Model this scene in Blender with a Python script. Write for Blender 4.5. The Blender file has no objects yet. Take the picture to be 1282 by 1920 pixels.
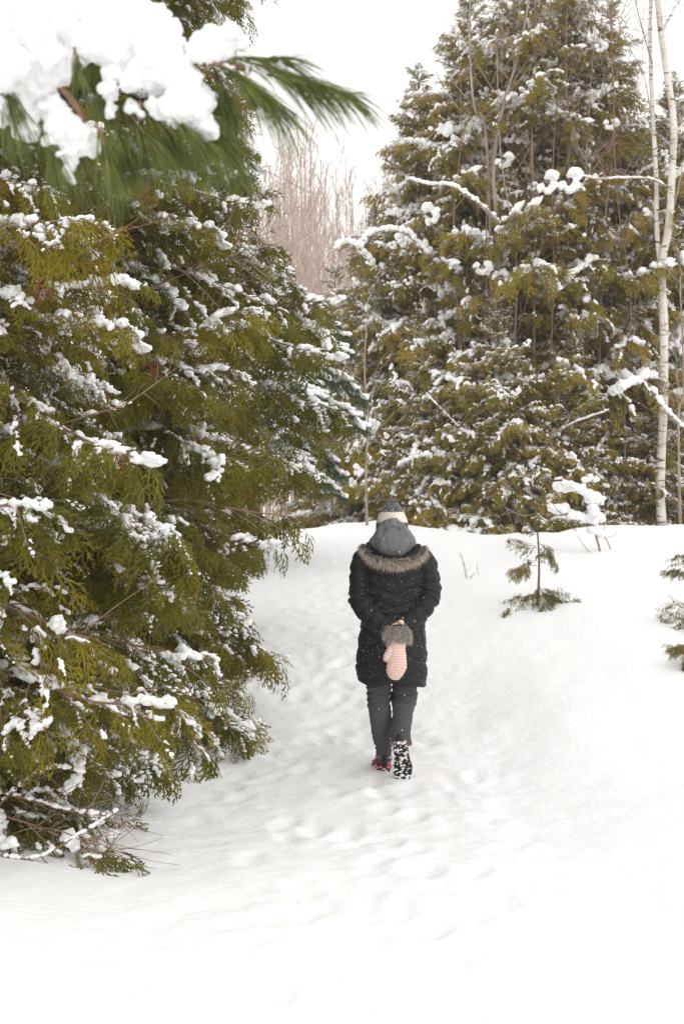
import bpy, math, random
import numpy as np
from mathutils import Vector, Matrix, Euler

# ------------------------------------------------------------------ camera, sky, sun, exposure
scene = bpy.context.scene
COL = scene.collection
CAM_H = 1.6
cam_data = bpy.data.cameras.new("camera")
cam = bpy.data.objects.new("camera", cam_data)
COL.objects.link(cam)
cam.location = (0, 0, CAM_H)
cam.rotation_euler = (math.radians(90), 0, 0)
cam_data.sensor_fit = 'VERTICAL'
cam_data.sensor_height = 36
cam_data.sensor_width = 24
cam_data.lens = 50
cam_data.clip_end = 3000
cam_data.clip_start = 0.05
cam_data.dof.use_dof = True
cam_data.dof.focus_distance = 8.4
cam_data.dof.aperture_fstop = 7.0
scene.camera = cam

world = bpy.data.worlds.new("World")
scene.world = world
world.use_nodes = True
wn, wl = world.node_tree.nodes, world.node_tree.links
wn.clear()
SUN_EL, SUN_AZ = math.radians(48), math.radians(150)
sky = wn.new('ShaderNodeTexSky'); sky.sky_type = 'NISHITA'; sky.sun_disc = False
sky.sun_elevation = SUN_EL; sky.sun_rotation = SUN_AZ
mixn = wn.new('ShaderNodeMix'); mixn.data_type = 'RGBA'
mixn.inputs[0].default_value = 0.93            # an even white cloud layer covers almost all of the blue
wl.new(sky.outputs[0], mixn.inputs[6])
mixn.inputs[7].default_value = (11.6, 11.45, 11.2, 1)
bg = wn.new('ShaderNodeBackground'); bg.inputs[1].default_value = 0.1
wl.new(mixn.outputs[2], bg.inputs[0])
wo = wn.new('ShaderNodeOutputWorld'); wl.new(bg.outputs[0], wo.inputs[0])

sl = bpy.data.lights.new("sun", 'SUN'); sl.energy = 0.5; sl.angle = math.radians(40); sl.color = (1, .96, .90)
sun = bpy.data.objects.new("sun", sl); COL.objects.link(sun)
sd = Vector((math.sin(SUN_AZ) * math.cos(SUN_EL), math.cos(SUN_AZ) * math.cos(SUN_EL), math.sin(SUN_EL)))
sun.rotation_euler = sd.to_track_quat('Z', 'Y').to_euler()
vs = scene.view_settings
vs.view_transform = 'Standard'; vs.look = 'None'; vs.gamma = 1; vs.use_curve_mapping = False
vs.exposure = 0.22
scene.render.engine = 'CYCLES'
scene.cycles.max_bounces = 7
scene.cycles.diffuse_bounces = 5
scene.cycles.glossy_bounces = 2
scene.cycles.volume_bounces = 1
scene.cycles.use_denoising = True
scene.cycles.denoiser = 'OPENIMAGEDENOISE'
scene.cycles.denoising_prefilter = 'ACCURATE'
scene.cycles.sample_clamp_indirect = 6

RS = np.random.RandomState(11)
rnd = random.Random(5)

# ------------------------------------------------------------------ helpers
def P(px, py, Y):
    """photo pixel at distance Y -> world point"""
    return np.array([(px - 641) / 2667 * Y, Y, CAM_H - (py - 960) / 2667 * Y])

def tag(o, label=None, cat=None, group=None, kind=None):
    if label: o["label"] = label
    if cat: o["category"] = cat
    if group: o["group"] = group
    if kind: o["kind"] = kind
    return o

def empty(name, loc):
    o = bpy.data.objects.new(name, None); COL.objects.link(o)
    o.location = loc; o.empty_display_size = .2
    return o

def link(name, me, parent=None, mats=None):
    o = bpy.data.objects.new(name, me); COL.objects.link(o)
    if parent is not None: o.parent = parent
    if mats:
        for m in mats: me.materials.append(m)
    return o

class MB:
    """numpy mesh collector"""
    def __init__(self):
        self.v, self.t, self.q, self.tm, self.qm, self.n = [], [], [], [], [], 0
        self.c = []
    def add(self, v, tris=None, quads=None, mat=0, col=None):
        v = np.asarray(v, float)
        if tris is not None and len(tris):
            self.t.append(np.asarray(tris) + self.n); self.tm.append(np.full(len(tris), mat))
        if quads is not None and len(quads):
            self.q.append(np.asarray(quads) + self.n); self.qm.append(np.full(len(quads), mat))
        self.v.append(v); self.n += len(v)
        if col is not None: self.c.append(np.broadcast_to(col, (len(v), 3)))
    def mesh(self, name, smooth=True):
        me = bpy.data.meshes.new(name)
        v = np.concatenate(self.v)
        t = np.concatenate(self.t) if self.t else np.zeros((0, 3), int)
        q = np.concatenate(self.q) if self.q else np.zeros((0, 4), int)
        me.vertices.add(len(v)); me.vertices.foreach_set("co", v.astype(np.float32).ravel())
        nl = len(t) * 3 + len(q) * 4
        me.loops.add(nl)
        me.loops.foreach_set("vertex_index", np.concatenate([t.ravel(), q.ravel()]).astype(np.int32))
        me.polygons.add(len(t) + len(q))
        ls = np.concatenate([np.arange(len(t)) * 3, len(t) * 3 + np.arange(len(q)) * 4])
        me.polygons.foreach_set("loop_start", ls.astype(np.int32))
        mi = np.concatenate([np.concatenate(self.tm) if self.tm else np.zeros(0), np.concatenate(self.qm) if self.qm else np.zeros(0)])
        me.polygons.foreach_set("material_index", mi.astype(np.int32))
        me.polygons.foreach_set("use_smooth", np.full(len(mi), smooth))
        me.update(calc_edges=True)
        if self.c:
            ca = me.color_attributes.new("Col", 'FLOAT_COLOR', 'POINT')
            c = np.concatenate(self.c); c4 = np.ones((len(c), 4)); c4[:, :3] = c
            ca.data.foreach_set("color", c4.astype(np.float32).ravel())
        return me
    def build(self, name, mats, parent=None, smooth=True):
        return link(name, self.mesh(name, smooth), parent, mats if isinstance(mats, (list, tuple)) else [mats])

_T = np.random.RandomState(3).rand(256, 256)
def vnoise(x, y):
    xi = np.floor(x).astype(int); yi = np.floor(y).astype(int)
    fx = x - xi; fy = y - yi; fx = fx * fx * (3 - 2 * fx); fy = fy * fy * (3 - 2 * fy)
    g = lambda a, b: _T[a % 256, b % 256]
    return (g(xi, yi) * (1 - fx) + g(xi + 1, yi) * fx) * (1 - fy) + (g(xi, yi + 1) * (1 - fx) + g(xi + 1, yi + 1) * fx) * fy - .5
def n3(p, f):
    x, y, z = (p * f).T
    return (vnoise(x + z * .7, y - z * .6) + vnoise(y * 1.1 + 37 + x * .3, z * 1.2 + 11) + vnoise(z + 91, x * 1.1 - y * .4 + 5)) / 1.5
def sstep(a, b, x):
    t = np.clip((x - a) / (b - a), 0, 1); return t * t * (3 - 2 * t)
def interp_path(pts, n):
    """Catmull-like smooth resampling of rows of numbers"""
    pts = np.asarray(pts, float); k = len(pts)
    d = np.linspace(0, k - 1, n); i = np.clip(d.astype(int), 0, k - 2); t = (d - i)[:, None]
    p0 = pts[np.clip(i - 1, 0, k - 1)]; p1 = pts[i]; p2 = pts[i + 1]; p3 = pts[np.clip(i + 2, 0, k - 1)]
    return .5 * ((2 * p1) + (-p0 + p2) * t + (2 * p0 - 5 * p1 + 4 * p2 - p3) * t ** 2 + (-p0 + 3 * p1 - 3 * p2 + p3) * t ** 3)

def tube(mb, pts, rad, n=6, mat=0, cap=True, col=None):
    pts = np.asarray(pts, float); rad = np.broadcast_to(rad, (len(pts),)) if np.ndim(rad) == 0 else np.asarray(rad)
    t = np.gradient(pts, axis=0); t /= np.linalg.norm(t, axis=1)[:, None] + 1e-9
    ref = np.array([0, 0, 1.]) if abs(t[:, 2]).mean() < .8 else np.array([0, 1., 0])
    u = np.cross(t, ref); u /= np.linalg.norm(u, axis=1)[:, None] + 1e-9
    w = np.cross(u, t)
    a = np.linspace(0, 2 * np.pi, n, endpoint=False)
    v = pts[:, None] + rad[:, None, None] * (np.cos(a)[None, :, None] * u[:, None] + np.sin(a)[None, :, None] * w[:, None])
    m = len(pts); v = v.reshape(-1, 3)
    i = np.arange(m - 1)[:, None] * n; j = np.arange(n)[None]; j2 = (j + 1) % n
    q = np.stack([i + j, i + j2, i + n + j2, i + n + j], -1).reshape(-1, 4)
    tr = None
    if cap:
        v = np.vstack([v, pts[0], pts[-1]]); b = m * n
        tr = [(b, (k + 1) % n, k) for k in range(n)] + [(b + 1, (m - 1) * n + k, (m - 1) * n + (k + 1) % n) for k in range(n)]
    mb.add(v, tr, q, mat, col)

def box(mb, c, s, mat=0, rot=None):
    v = np.array([[x, y, z] for x in (-.5, .5) for y in (-.5, .5) for z in (-.5, .5)]) * np.array(s)
    if rot is not None: v = v @ np.array(Euler(rot).to_matrix()).T
    mb.add(v + np.array(c), None, [(0, 1, 3, 2), (4, 6, 7, 5), (0, 4, 5, 1), (2, 3, 7, 6), (0, 2, 6, 4), (1, 5, 7, 3)], mat)

def ico(sub):
    import bmesh
    bm = bmesh.new(); bmesh.ops.create_icosphere(bm, subdivisions=sub, radius=1)
    v = np.array([p.co[:] for p in bm.verts]); f = np.array([[q.index for q in g.verts] for g in bm.faces]); bm.free()
    return v, f
ICO1, ICO2 = ico(1), ico(2)

def snow_mesh(name, blobs, voxel, noise=.25, nf=30, smooth_it=2, sub=1):
    """blobs: rows x,y,z, rx,ry,rz, yaw -> one merged lumpy mesh"""
    mb = MB(); T = ICO1 if sub == 1 else ICO2
    for b in blobs:
        c, s = math.cos(b[6]), math.sin(b[6])
        v = T[0] * np.array(b[3:6]); v = v @ np.array([[c, s, 0], [-s, c, 0], [0, 0, 1]])
        mb.add(v + np.array(b[:3]), T[1])
    me = mb.mesh(name)
    o = bpy.data.objects.new(name, me); COL.objects.link(o)
    md = o.modifiers.new("r", 'REMESH'); md.mode = 'VOXEL'; md.voxel_size = voxel
    ms = o.modifiers.new("s", 'SMOOTH'); ms.iterations = smooth_it; ms.factor = .5
    dg = bpy.context.evaluated_depsgraph_get()
    out = bpy.data.meshes.new_from_object(o.evaluated_get(dg)); out.name = name
    bpy.data.objects.remove(o); bpy.data.meshes.remove(me)
    n = len(out.vertices); co = np.zeros(n * 3, np.float32); out.vertices.foreach_get("co", co); co = co.reshape(-1, 3)
    no = np.zeros(n * 3, np.float32); out.vertices.foreach_get("normal", no); no = no.reshape(-1, 3)
    co = co + no * ((n3(co, nf) + .5 * n3(co + 7, nf * 2.3)) * noise * voxel * 3)[:, None]
    out.vertices.foreach_set("co", co.astype(np.float32).ravel())
    out.polygons.foreach_set("use_smooth", np.ones(len(out.polygons), bool)); out.update()
    return out

# ------------------------------------------------------------------ materials
def mat(name, color, rough=.8, spec=.3, noise=None, bump=None, hsv_rand=None, sheen=0, sss=0):
    m = bpy.data.materials.new(name); m.use_nodes = True
    nt = m.node_tree; b = nt.nodes["Principled BSDF"]
    b.inputs["Base Color"].default_value = (*color, 1); b.inputs["Roughness"].default_value = rough
    b.inputs["Specular IOR Level"].default_value = spec
    if sheen: b.inputs["Sheen Weight"].default_value = sheen; b.inputs["Sheen Roughness"].default_value = .5
    last = None
    if noise:      # (scale, colour2, lo, hi, stretch)
        tc = nt.nodes.new('ShaderNodeTexCoord'); mp = nt.nodes.new('ShaderNodeMapping')
        nt.links.new(tc.outputs['Object'], mp.inputs[0]); mp.inputs['Scale'].default_value = noise[4] if len(noise) > 4 else (1, 1, 1)
        nz = nt.nodes.new('ShaderNodeTexNoise'); nz.inputs['Scale'].default_value = noise[0]; nz.inputs['Detail'].default_value = 5
        nt.links.new(mp.outputs[0], nz.inputs['Vector'])
        rp = nt.nodes.new('ShaderNodeValToRGB'); rp.color_ramp.elements[0].position = noise[2]; rp.color_ramp.elements[1].position = noise[3]
        rp.color_ramp.elements[0].color = (*color, 1); rp.color_ramp.elements[1].color = (*noise[1], 1)
        nt.links.new(nz.outputs[0], rp.inputs[0]); last = rp.outputs[0]
        nt.links.new(last, b.inputs["Base Color"])
    if hsv_rand:   # list of colours picked per object
        oi = nt.nodes.new('ShaderNodeObjectInfo'); r2 = nt.nodes.new('ShaderNodeValToRGB')
        el = r2.color_ramp.elements
        for k, c in enumerate(hsv_rand):
            e = el[k] if k < 2 else el.new(1)
            e.position = k / (len(hsv_rand) - 1); e.color = (*c, 1)
        for k, e in enumerate(el): pass
        nt.links.new(oi.outputs['Random'], r2.inputs[0])
        src = r2.outputs[0]
        if last is not None:
            mx = nt.nodes.new('ShaderNodeMix'); mx.data_type = 'RGBA'; mx.blend_type = 'MIX'; mx.inputs[0].default_value = .5
            nt.links.new(last, mx.inputs[6]); nt.links.new(src, mx.inputs[7]); src = mx.outputs[2]
        nt.links.new(src, b.inputs["Base Color"])
    if bump:       # (scale, strength, distance)
        tc2 = nt.nodes.new('ShaderNodeTexCoord'); nb = nt.nodes.new('ShaderNodeTexNoise')
        nb.inputs['Scale'].default_value = bump[0]; nb.inputs['Detail'].default_value = 6
        nt.links.new(tc2.outputs['Object'], nb.inputs['Vector'])
        bp = nt.nodes.new('ShaderNodeBump'); bp.inputs['Strength'].default_value = bump[1]; bp.inputs['Distance'].default_value = bump[2]
        nt.links.new(nb.outputs[0], bp.inputs['Height']); nt.links.new(bp.outputs[0], b.inputs['Normal'])
    if sss:
        b.inputs["Subsurface Weight"].default_value = sss; b.inputs["Subsurface Radius"].default_value = (.02, .02, .02)
    return m

def vcol_mat(name, rough=.8):
    m = bpy.data.materials.new(name); m.use_nodes = True; nt = m.node_tree
    b = nt.nodes["Principled BSDF"]; b.inputs["Roughness"].default_value = rough; b.inputs["Specular IOR Level"].default_value = .2
    a = nt.nodes.new('ShaderNodeAttribute'); a.attribute_name = "Col"; nt.links.new(a.outputs['Color'], b.inputs['Base Color'])
    return m

SNOW = (.89, .89, .897)
M = {}
M['ground'] = mat('ground_snow', SNOW, .75, .25, noise=(2.2, (.85, .85, .86), .5, .85), bump=(26, .6, .014))
M['snow'] = mat('bough_snow', (.93, .93, .935), .7, .2, bump=(60, .5, .006))
M['leaf_near'] = mat('cedar_leaf', (.080, .090, .006), .55, .2, noise=(9, (.27, .235, .014), .35, .7),
                     hsv_rand=[(.075, .085, .007), (.18, .165, .012), (.30, .22, .018), (.14, .135, .010), (.085, .093, .009)])
M['leaf_far'] = mat('cedar_leaf_far', (.17, .130, .016), .6, .2, noise=(5, (.42, .29, .035), .35, .7),
                    hsv_rand=[(.15, .14, .013), (.29, .24, .022), (.38, .26, .045), (.23, .21, .018), (.16, .15, .015)])
def translucent(m, f):
    nt = m.node_tree; b = nt.nodes["Principled BSDF"]; t = nt.nodes.new('ShaderNodeBsdfTranslucent'); mx = nt.nodes.new('ShaderNodeMixShader')
    nt.links.new(b.inputs['Base Color'].links[0].from_socket, t.inputs[0]); mx.inputs[0].default_value = f
    nt.links.new(b.outputs[0], mx.inputs[1]); nt.links.new(t.outputs[0], mx.inputs[2])
    nt.links.new(mx.outputs[0], nt.nodes['Material Output'].inputs[0])
translucent(M['leaf_near'], .3); translucent(M['leaf_far'], .3)
M['leaf_dead'] = mat('dead_leaf', (.22, .07, .03), .7, .2)
M['bark'] = mat('cedar_bark', (.16, .105, .075), .9, .15, noise=(12, (.30, .22, .17), .35, .7, (1, 1, .15)), bump=(30, .6, .01))
M['twig'] = mat('twig_bark', (.20, .12, .08), .8, .2, noise=(20, (.36, .24, .17), .3, .7))
M['orange_twig'] = mat('orange_twig_bark', (.36, .18, .08), .7, .25)
M['grey_bark'] = mat('sapling_bark', (.27, .21, .165), .9, .15, noise=(9, (.46, .39, .33), .35, .7, (1, 1, .3)), bump=(30, .5, .008))
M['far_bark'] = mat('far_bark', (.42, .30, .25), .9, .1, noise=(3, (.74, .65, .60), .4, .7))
M['needle'] = mat('pine_needle', (.06, .09, .014), .5, .35, noise=(25, (.20, .23, .05), .35, .7))
M['needle_blue'] = mat('pine_needle_far', (.04, .065, .03), .5, .3, noise=(12, (.10, .13, .055), .35, .7))
M['pine_bark'] = mat('pine_bark', (.17, .09, .055), .8, .2, noise=(30, (.34, .21, .15), .35, .7), bump=(60, .6, .004))

def birch_mat():
    m = mat('birch_bark', (.74, .70, .64), .8, .2, noise=(2.0, (.42, .33, .26), .42, .85), bump=(40, .3, .004))
    nt = m.node_tree; b = nt.nodes["Principled BSDF"]
    src = b.inputs['Base Color'].links[0].from_socket
    tc = nt.nodes.new('ShaderNodeTexCoord'); mp = nt.nodes.new('ShaderNodeMapping'); mp.inputs['Scale'].default_value = (5, 5, 26)
    nt.links.new(tc.outputs['Object'], mp.inputs[0])
    nz = nt.nodes.new('ShaderNodeTexNoise'); nz.inputs['Scale'].default_value = 1.0; nz.inputs['Detail'].default_value = 3
    nt.links.new(mp.outputs[0], nz.inputs[0])
    rp = nt.nodes.new('ShaderNodeValToRGB'); rp.color_ramp.elements[0].position = .585; rp.color_ramp.elements[1].position = .66
    nt.links.new(nz.outputs[0], rp.inputs[0])
    mx = nt.nodes.new('ShaderNodeMix'); mx.data_type = 'RGBA'
    nt.links.new(rp.outputs[0], mx.inputs[0]); nt.links.new(src, mx.inputs[6]); mx.inputs[7].default_value = (.16, .11, .085, 1)
    nt.links.new(mx.outputs[2], b.inputs['Base Color'])
    return m
M['birch'] = birch_mat()

# ------------------------------------------------------------------ ground
def path_x(Y):
    return np.interp(Y, [0, 4, 8.65, 12, 16, 20, 26], [.15, .15, .15, .05, -.15, -.1, .1])
_f = []
_r = np.random.RandomState(21)
for k in range(240):
    Yf = 3.4 + 17 * _r.rand() ** 1.3; _f.append((path_x(Yf) + _r.normal() * .42, Yf, _r.normal() * .25, .6 + .5 * _r.rand()))
for k in range(9):       # the walker's fresh track, left and right foot in turn
    _f.append((.29 + (.09 if k % 2 else -.07), 8.1 - k * .62, .03, 1.1))
def ground_z(X, Y, fine=True):
    X = np.asarray(X, float); Y = np.asarray(Y, float)
    slope = np.interp(X, [-6, -1.5, 0, 1.0, 2.2, 5], [.120, .120, .132, .142, .170, .178])
    crest = np.interp(X, [-6, -1, .5, 1.6, 2.6, 6], [21, 20.5, 20.5, 19.5, 17.2, 17.0])
    d = np.maximum(Y - 8.3, 0); e = crest - 8.3; k = .38       # climbs from the walker to a soft crest, then falls gently away
    g = lambda t: t * t / (t + .6)
    over = k * np.log1p(np.exp(np.clip((d - e) / k, -40, 40))) + np.maximum((d - e) / k - 40, 0) * k
    z = slope * (g(d) - over) - .16 * np.minimum(over, 6) - np.where(d > e, slope * (g(d) - g(e) - (d - e)), 0)
    z = z - .30 * np.exp(-((X - 1.75) / .75) ** 2) * sstep(14, 18.5, Y)
    # off the path the snow lies deeper and softly rolling
    off = np.abs(X - path_x(Y)); bank = sstep(.75, 1.5, off)
    z = z + .06 * bank + .10 * vnoise(X * .55 + 3, Y * .4 + 9) * sstep(2, 7, Y) + .05 * vnoise(X * 1.3 + 30, Y * .9)
    z = z + .05 * sstep(-1.0, -1.9, X) * sstep(7.5, 5.8, Y)
    if fine:
        z = z + (1 - bank) * (.024 * vnoise(X * 3.1 + 5, Y * 2.4) + .014 * vnoise(X * 6.7, Y * 5.3 + 8) + .014 * vnoise(X * 15, Y * 13))
        z = z + bank * (.020 * vnoise(X * 2.4, Y * 2.1) + .010 * vnoise(X * 6, Y * 5) + .006 * vnoise(X * 14, Y * 12))
    return z
def gz(x, y): return float(ground_z(np.array([x]), np.array([y]), False)[0])

def build_ground():
    xs = np.concatenate([-3 - np.geomspace(.05, 250, 60)[::-1], np.arange(-3, 4, .03), 4 + np.geomspace(.05, 250, 60)])
    ys = np.concatenate([np.linspace(-60, 2.8, 30), np.arange(3, 14, .035), 14 + np.cumsum(np.linspace(.04, .11, 110)), 22.6 + np.geomspace(.15, 600, 60)])
    X, Y = np.meshgrid(xs, ys); Z = ground_z(X, Y)
    for fx, fy, fa, fs in _f:
        c, s = math.cos(fa), math.sin(fa)
        m = (abs(X - fx) < .3) & (abs(Y - fy) < .35)
        dx = X[m] - fx; dy = Y[m] - fy; u = (dx * c - dy * s) / .065; v = (dx * s + dy * c) / .15
        r = np.sqrt(u * u + v * v)
        Z[m] += fs * (-.014 * (1 - sstep(.5, 1.15, r)) + .006 * np.exp(-((r - 1.45) / .35) ** 2))
    ny, nx = X.shape
    v = np.stack([X, Y, Z], -1).reshape(-1, 3)
    i = np.arange(ny - 1)[:, None] * nx; j = np.arange(nx - 1)[None]
    q = np.stack([i + j, i + j + 1, i + nx + j + 1, i + nx + j], -1).reshape(-1, 4)
    mb = MB(); mb.add(v, None, q)
    o = mb.build('snowy_ground', M['ground']); tag(o, kind='structure')
build_ground()

# ------------------------------------------------------------------ cedar boughs
def diamond(p, d, side, L, w):
    """4 verts of a narrow leaf-scale blade"""
    return np.array([p, p + d * L * .45 + side * w, p + d * L, p + d * L * .45 - side * w])

def make_frond(r, L, n, subs, w):
    vs, up = [], np.array([0, 0, 1.])
    def blade(p, ang, l, ww):
        d = np.array([math.cos(ang), math.sin(ang), 0]); vs.append(diamond(p, d, np.cross(up, d), l, ww))
    blade(np.zeros(3), 0, L, w * .8)
    for k in range(n):
        t = .06 + .88 * k / (n - 1); s = 1 if k % 2 else -1
        l = L * (.50 * (1 - t) ** .75 + .09) * r.uniform(.75, 1.15); a = s * r.uniform(.5, .8)
        p = np.array([t * L, 0, 0]); blade(p, a, l, w)
        for m in range(subs):
            tt = .3 + .5 * m / max(1, subs - 1) if subs > 1 else .5
            q = p + np.array([math.cos(a), math.sin(a), 0]) * l * tt
            blade(q, a + (.55 if m % 2 else -.55), l * (.55 - .3 * tt) + .004, w * .85)
    v = np.array(vs)
    dist = np.linalg.norm(v[..., :2], axis=-1)
    v[..., 2] -= 1.8 * dist ** 2 / max(L, .01) * .35
    v[..., 2] += r.normal(size=v.shape[0])[:, None] * L * .03
    return v.reshape(-1, 3)

def frame(d, roll):
    d = d / np.linalg.norm(d); u = np.array([0, 0, 1.])
    s = np.cross(u, d); s /= np.linalg.norm(s) + 1e-6; n = np.cross(d, s)
    c, q = math.cos(roll), math.sin(roll)
    return np.stack([d, c * s + q * n, -q * s + c * n])

def make_bough(idx, far):
    r = np.random.RandomState(100 + idx + (50 if far else 0))
    if far: fr = [make_frond(r, L, 8, 2, .0052) for L in (.10, .12, .15, .12)]
    else: fr = [make_frond(r, L * (.8, 1.15, .95, 1.35, 1.0)[idx % 5], 8, 3, .0038 * (.9, 1.1, 1, 1.15, 1)[idx % 5]) for L in (.09, .11, .12, .15, .11)]
    mb = MB(); blobs = []
    ns = 16; s = np.linspace(0, 1, ns)
    rise = r.uniform(.05, .22); droop = r.uniform(.28, .5)
    wob = r.normal() * .08
    stem = np.stack([s, wob * np.sin(s * 3) + .03 * np.sin(s * 9 + idx), rise * s * 1.6 - droop * s ** 2 + .012 * np.sin(s * 14)], 1)
    tube(mb, stem, np.linspace(.011, .003, ns) * (1.5 if far else 1), 5, 1)
    def at(t):
        k = min(int(t * (ns - 1)), ns - 2); f = t * (ns - 1) - k
        return stem[k] * (1 - f) + stem[k + 1] * f
    fl = []
    def spray(p, d, droopness):
        v = fr[r.randint(len(fr))] * r.uniform(.75, 1.2)
        d = d.copy(); d[2] -= droopness; F = frame(d, r.normal() * .55)
        fl.append(v @ F + p)
        if r.rand() < (.70 if far else .50):
            L = np.abs(v[:, 0]).max(); big = (1.0 if far else .95) * r.uniform(.55, 1.35)
            yo = r.normal() * .012
            for k in range(r.randint(3, 6)):
                u = L * (.05 + .13 * k); c = np.array([u, yo + r.normal() * .004, -1.8 * u * u / max(L, .01) * .2 + .002]) @ F + p
                blobs.append((c[0], c[1], c[2] + .003, .017 * big, .0095 * big * r.uniform(.7, 1.2), .0075 * big, math.atan2(d[1], d[0])))
    t = .14; side = 1
    step = .06 if far else .050
    while t < .985:
        side = -side; b0 = at(t); tang = at(min(1, t + .05)) - at(t - .05); tang /= np.linalg.norm(tang)
        a = side * r.uniform(.55, 1.1); L = (.42 * (1 - t) ** .8 + .10) * r.uniform(.7, 1.15)
        h = np.array([tang[0] * math.cos(a) - tang[1] * math.sin(a), tang[0] * math.sin(a) + tang[1] * math.cos(a), tang[2] + r.uniform(-.25, .35)])
        m = 7; ss = np.linspace(0, 1, m)[:, None]
        br = b0 + h * L * ss + np.array([0, 0, -1.]) * ss ** 2 * L * r.uniform(.15, .55) + np.array([.12, 0, 0]) * ss ** 2 * L
        tube(mb, br, np.linspace(.0042, .0015, m) * (1.5 if far else 1), 3, 1, False)
        nf = max(3, int(L / (.046 if far else .045)))
        for k in range(nf):
            u = .12 + .88 * k / nf; kk = min(int(u * (m - 1)), m - 2); f = u * (m - 1) - kk
            p = br[kk] * (1 - f) + br[kk + 1] * f; dd = br[kk + 1] - br[kk]; dd /= np.linalg.norm(dd)
            q = (1 if k % 2 else -1) * r.uniform(.35, .8)
            d2 = np.array([dd[0] * math.cos(q) - dd[1] * math.sin(q), dd[0] * math.sin(q) + dd[1] * math.cos(q), dd[2]])
            spray(p, d2, r.uniform(.0, .8))
        dd = br[-1] - br[-2]; spray(br[-1], dd / np.linalg.norm(dd), r.uniform(.1, .6))
        # snow carried by this branchlet
        load = r.rand()
        if load < (.38 if far else .20):
            big = (1.2 if far else 1.0) * (1.4 if load < .12 else 1)
            u = r.uniform(.1, .5); end = r.uniform(.6, 1.15)
            while u < end:
                kk = min(int(u * (m - 1)), m - 2); f = u * (m - 1) - kk
                p = br[kk] * (1 - f) + br[kk + 1] * f
                R = big * r.uniform(.006, .025)
                blobs.append((p[0] + r.normal() * .010 * big, p[1] + r.normal() * .014 * big, p[2] + R * .5, R * r.uniform(.7, 2.4), R * r.uniform(.5, 1.5), R * r.uniform(.4, .85), math.atan2(h[1], h[0]) + r.normal() * .4))
                u += R * .7 / L
        t += step * r.uniform(.7, 1.3)
    tang = stem[-1] - stem[-2]
    for k in range(4): spray(at(.94 + .06 * k / 3), tang / np.linalg.norm(tang) + r.normal(size=3) * .25, .15)
    F = np.concatenate(fl); dead = np.repeat(r.rand(len(fl)) < .004, [len(f) // 4 for f in fl]); Q = np.arange(len(F)).reshape(-1, 4)
    b0_ = mb.n; mb.add(F, None, Q[~dead], 0)
    if dead.any(): mb.q.append(Q[dead] + b0_); mb.qm.append(np.full(dead.sum(), 2))
    # snow lying along the stem in stretches
    for k in range(2 if far else 2):
        t0 = r.uniform(.1, .95); ln = r.uniform(.05, .25); u = t0
        while u < min(1, t0 + ln):
            p = at(u); R = (1.5 if far else 1) * r.uniform(.015, .033)
            blobs.append((p[0], p[1] + r.normal() * .012, p[2] + R * .55, R * 1.3, R, R * .8, wob)); u += R * .9
    for k in range(2 if far else 1):          # cushions bridging several sprays near the tip
        p = at(r.uniform(.35, 1)) + r.normal(size=3) * np.array([.03, .10, .01])
        R = (1.35 if far else 1) * r.uniform(.028, .045)
        for z in range(6): blobs.append((p[0] + r.normal() * R, p[1] + r.normal() * R, p[2] + .01 + r.normal() * .3 * R, R * r.uniform(.5, 1), R * r.uniform(.5, 1), R * .6, r.rand() * 3))
    me = mb.mesh('cedar_bough', False)
    me.materials.append(M['leaf_far'] if far else M['leaf_near']); me.materials.append(M['twig']); me.materials.append(M['leaf_dead'])
    sn = snow_mesh('bough_snow', blobs, .0085 if far else .0052, .9, 32 if far else 55, 1)
    sn.materials.append(M['snow'])
    return me, sn
NEAR = [make_bough(i, False) for i in range(9)]
FAR = [make_bough(i, True) for i in range(7)]

BARE = []
for i in range(4):
    r = np.random.RandomState(700 + i); mb = MB(); q = np.linspace(0, 1, 12)[:, None]
    w = np.hstack([q, .1 * np.sin(q * 3 + i), .12 * q - .2 * q ** 2]); tube(mb, w, np.linspace(.009, .0022, 12), 5)
    for k in range(11):
        j = r.randint(3, 11); d = np.array([.7, r.normal() * .6, r.normal() * .5]); L = r.uniform(.12, .4); u = np.linspace(0, 1, 5)[:, None]
        tube(mb, w[j] + d * L * u + r.normal(size=3) * .05 * u ** 2, np.linspace(.0035, .0014, 5), 3, 0, False)
    me = mb.mesh('bare_branch'); me.materials.append(M['grey_bark'] if i % 2 else M['twig']); BARE.append(me)

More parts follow.
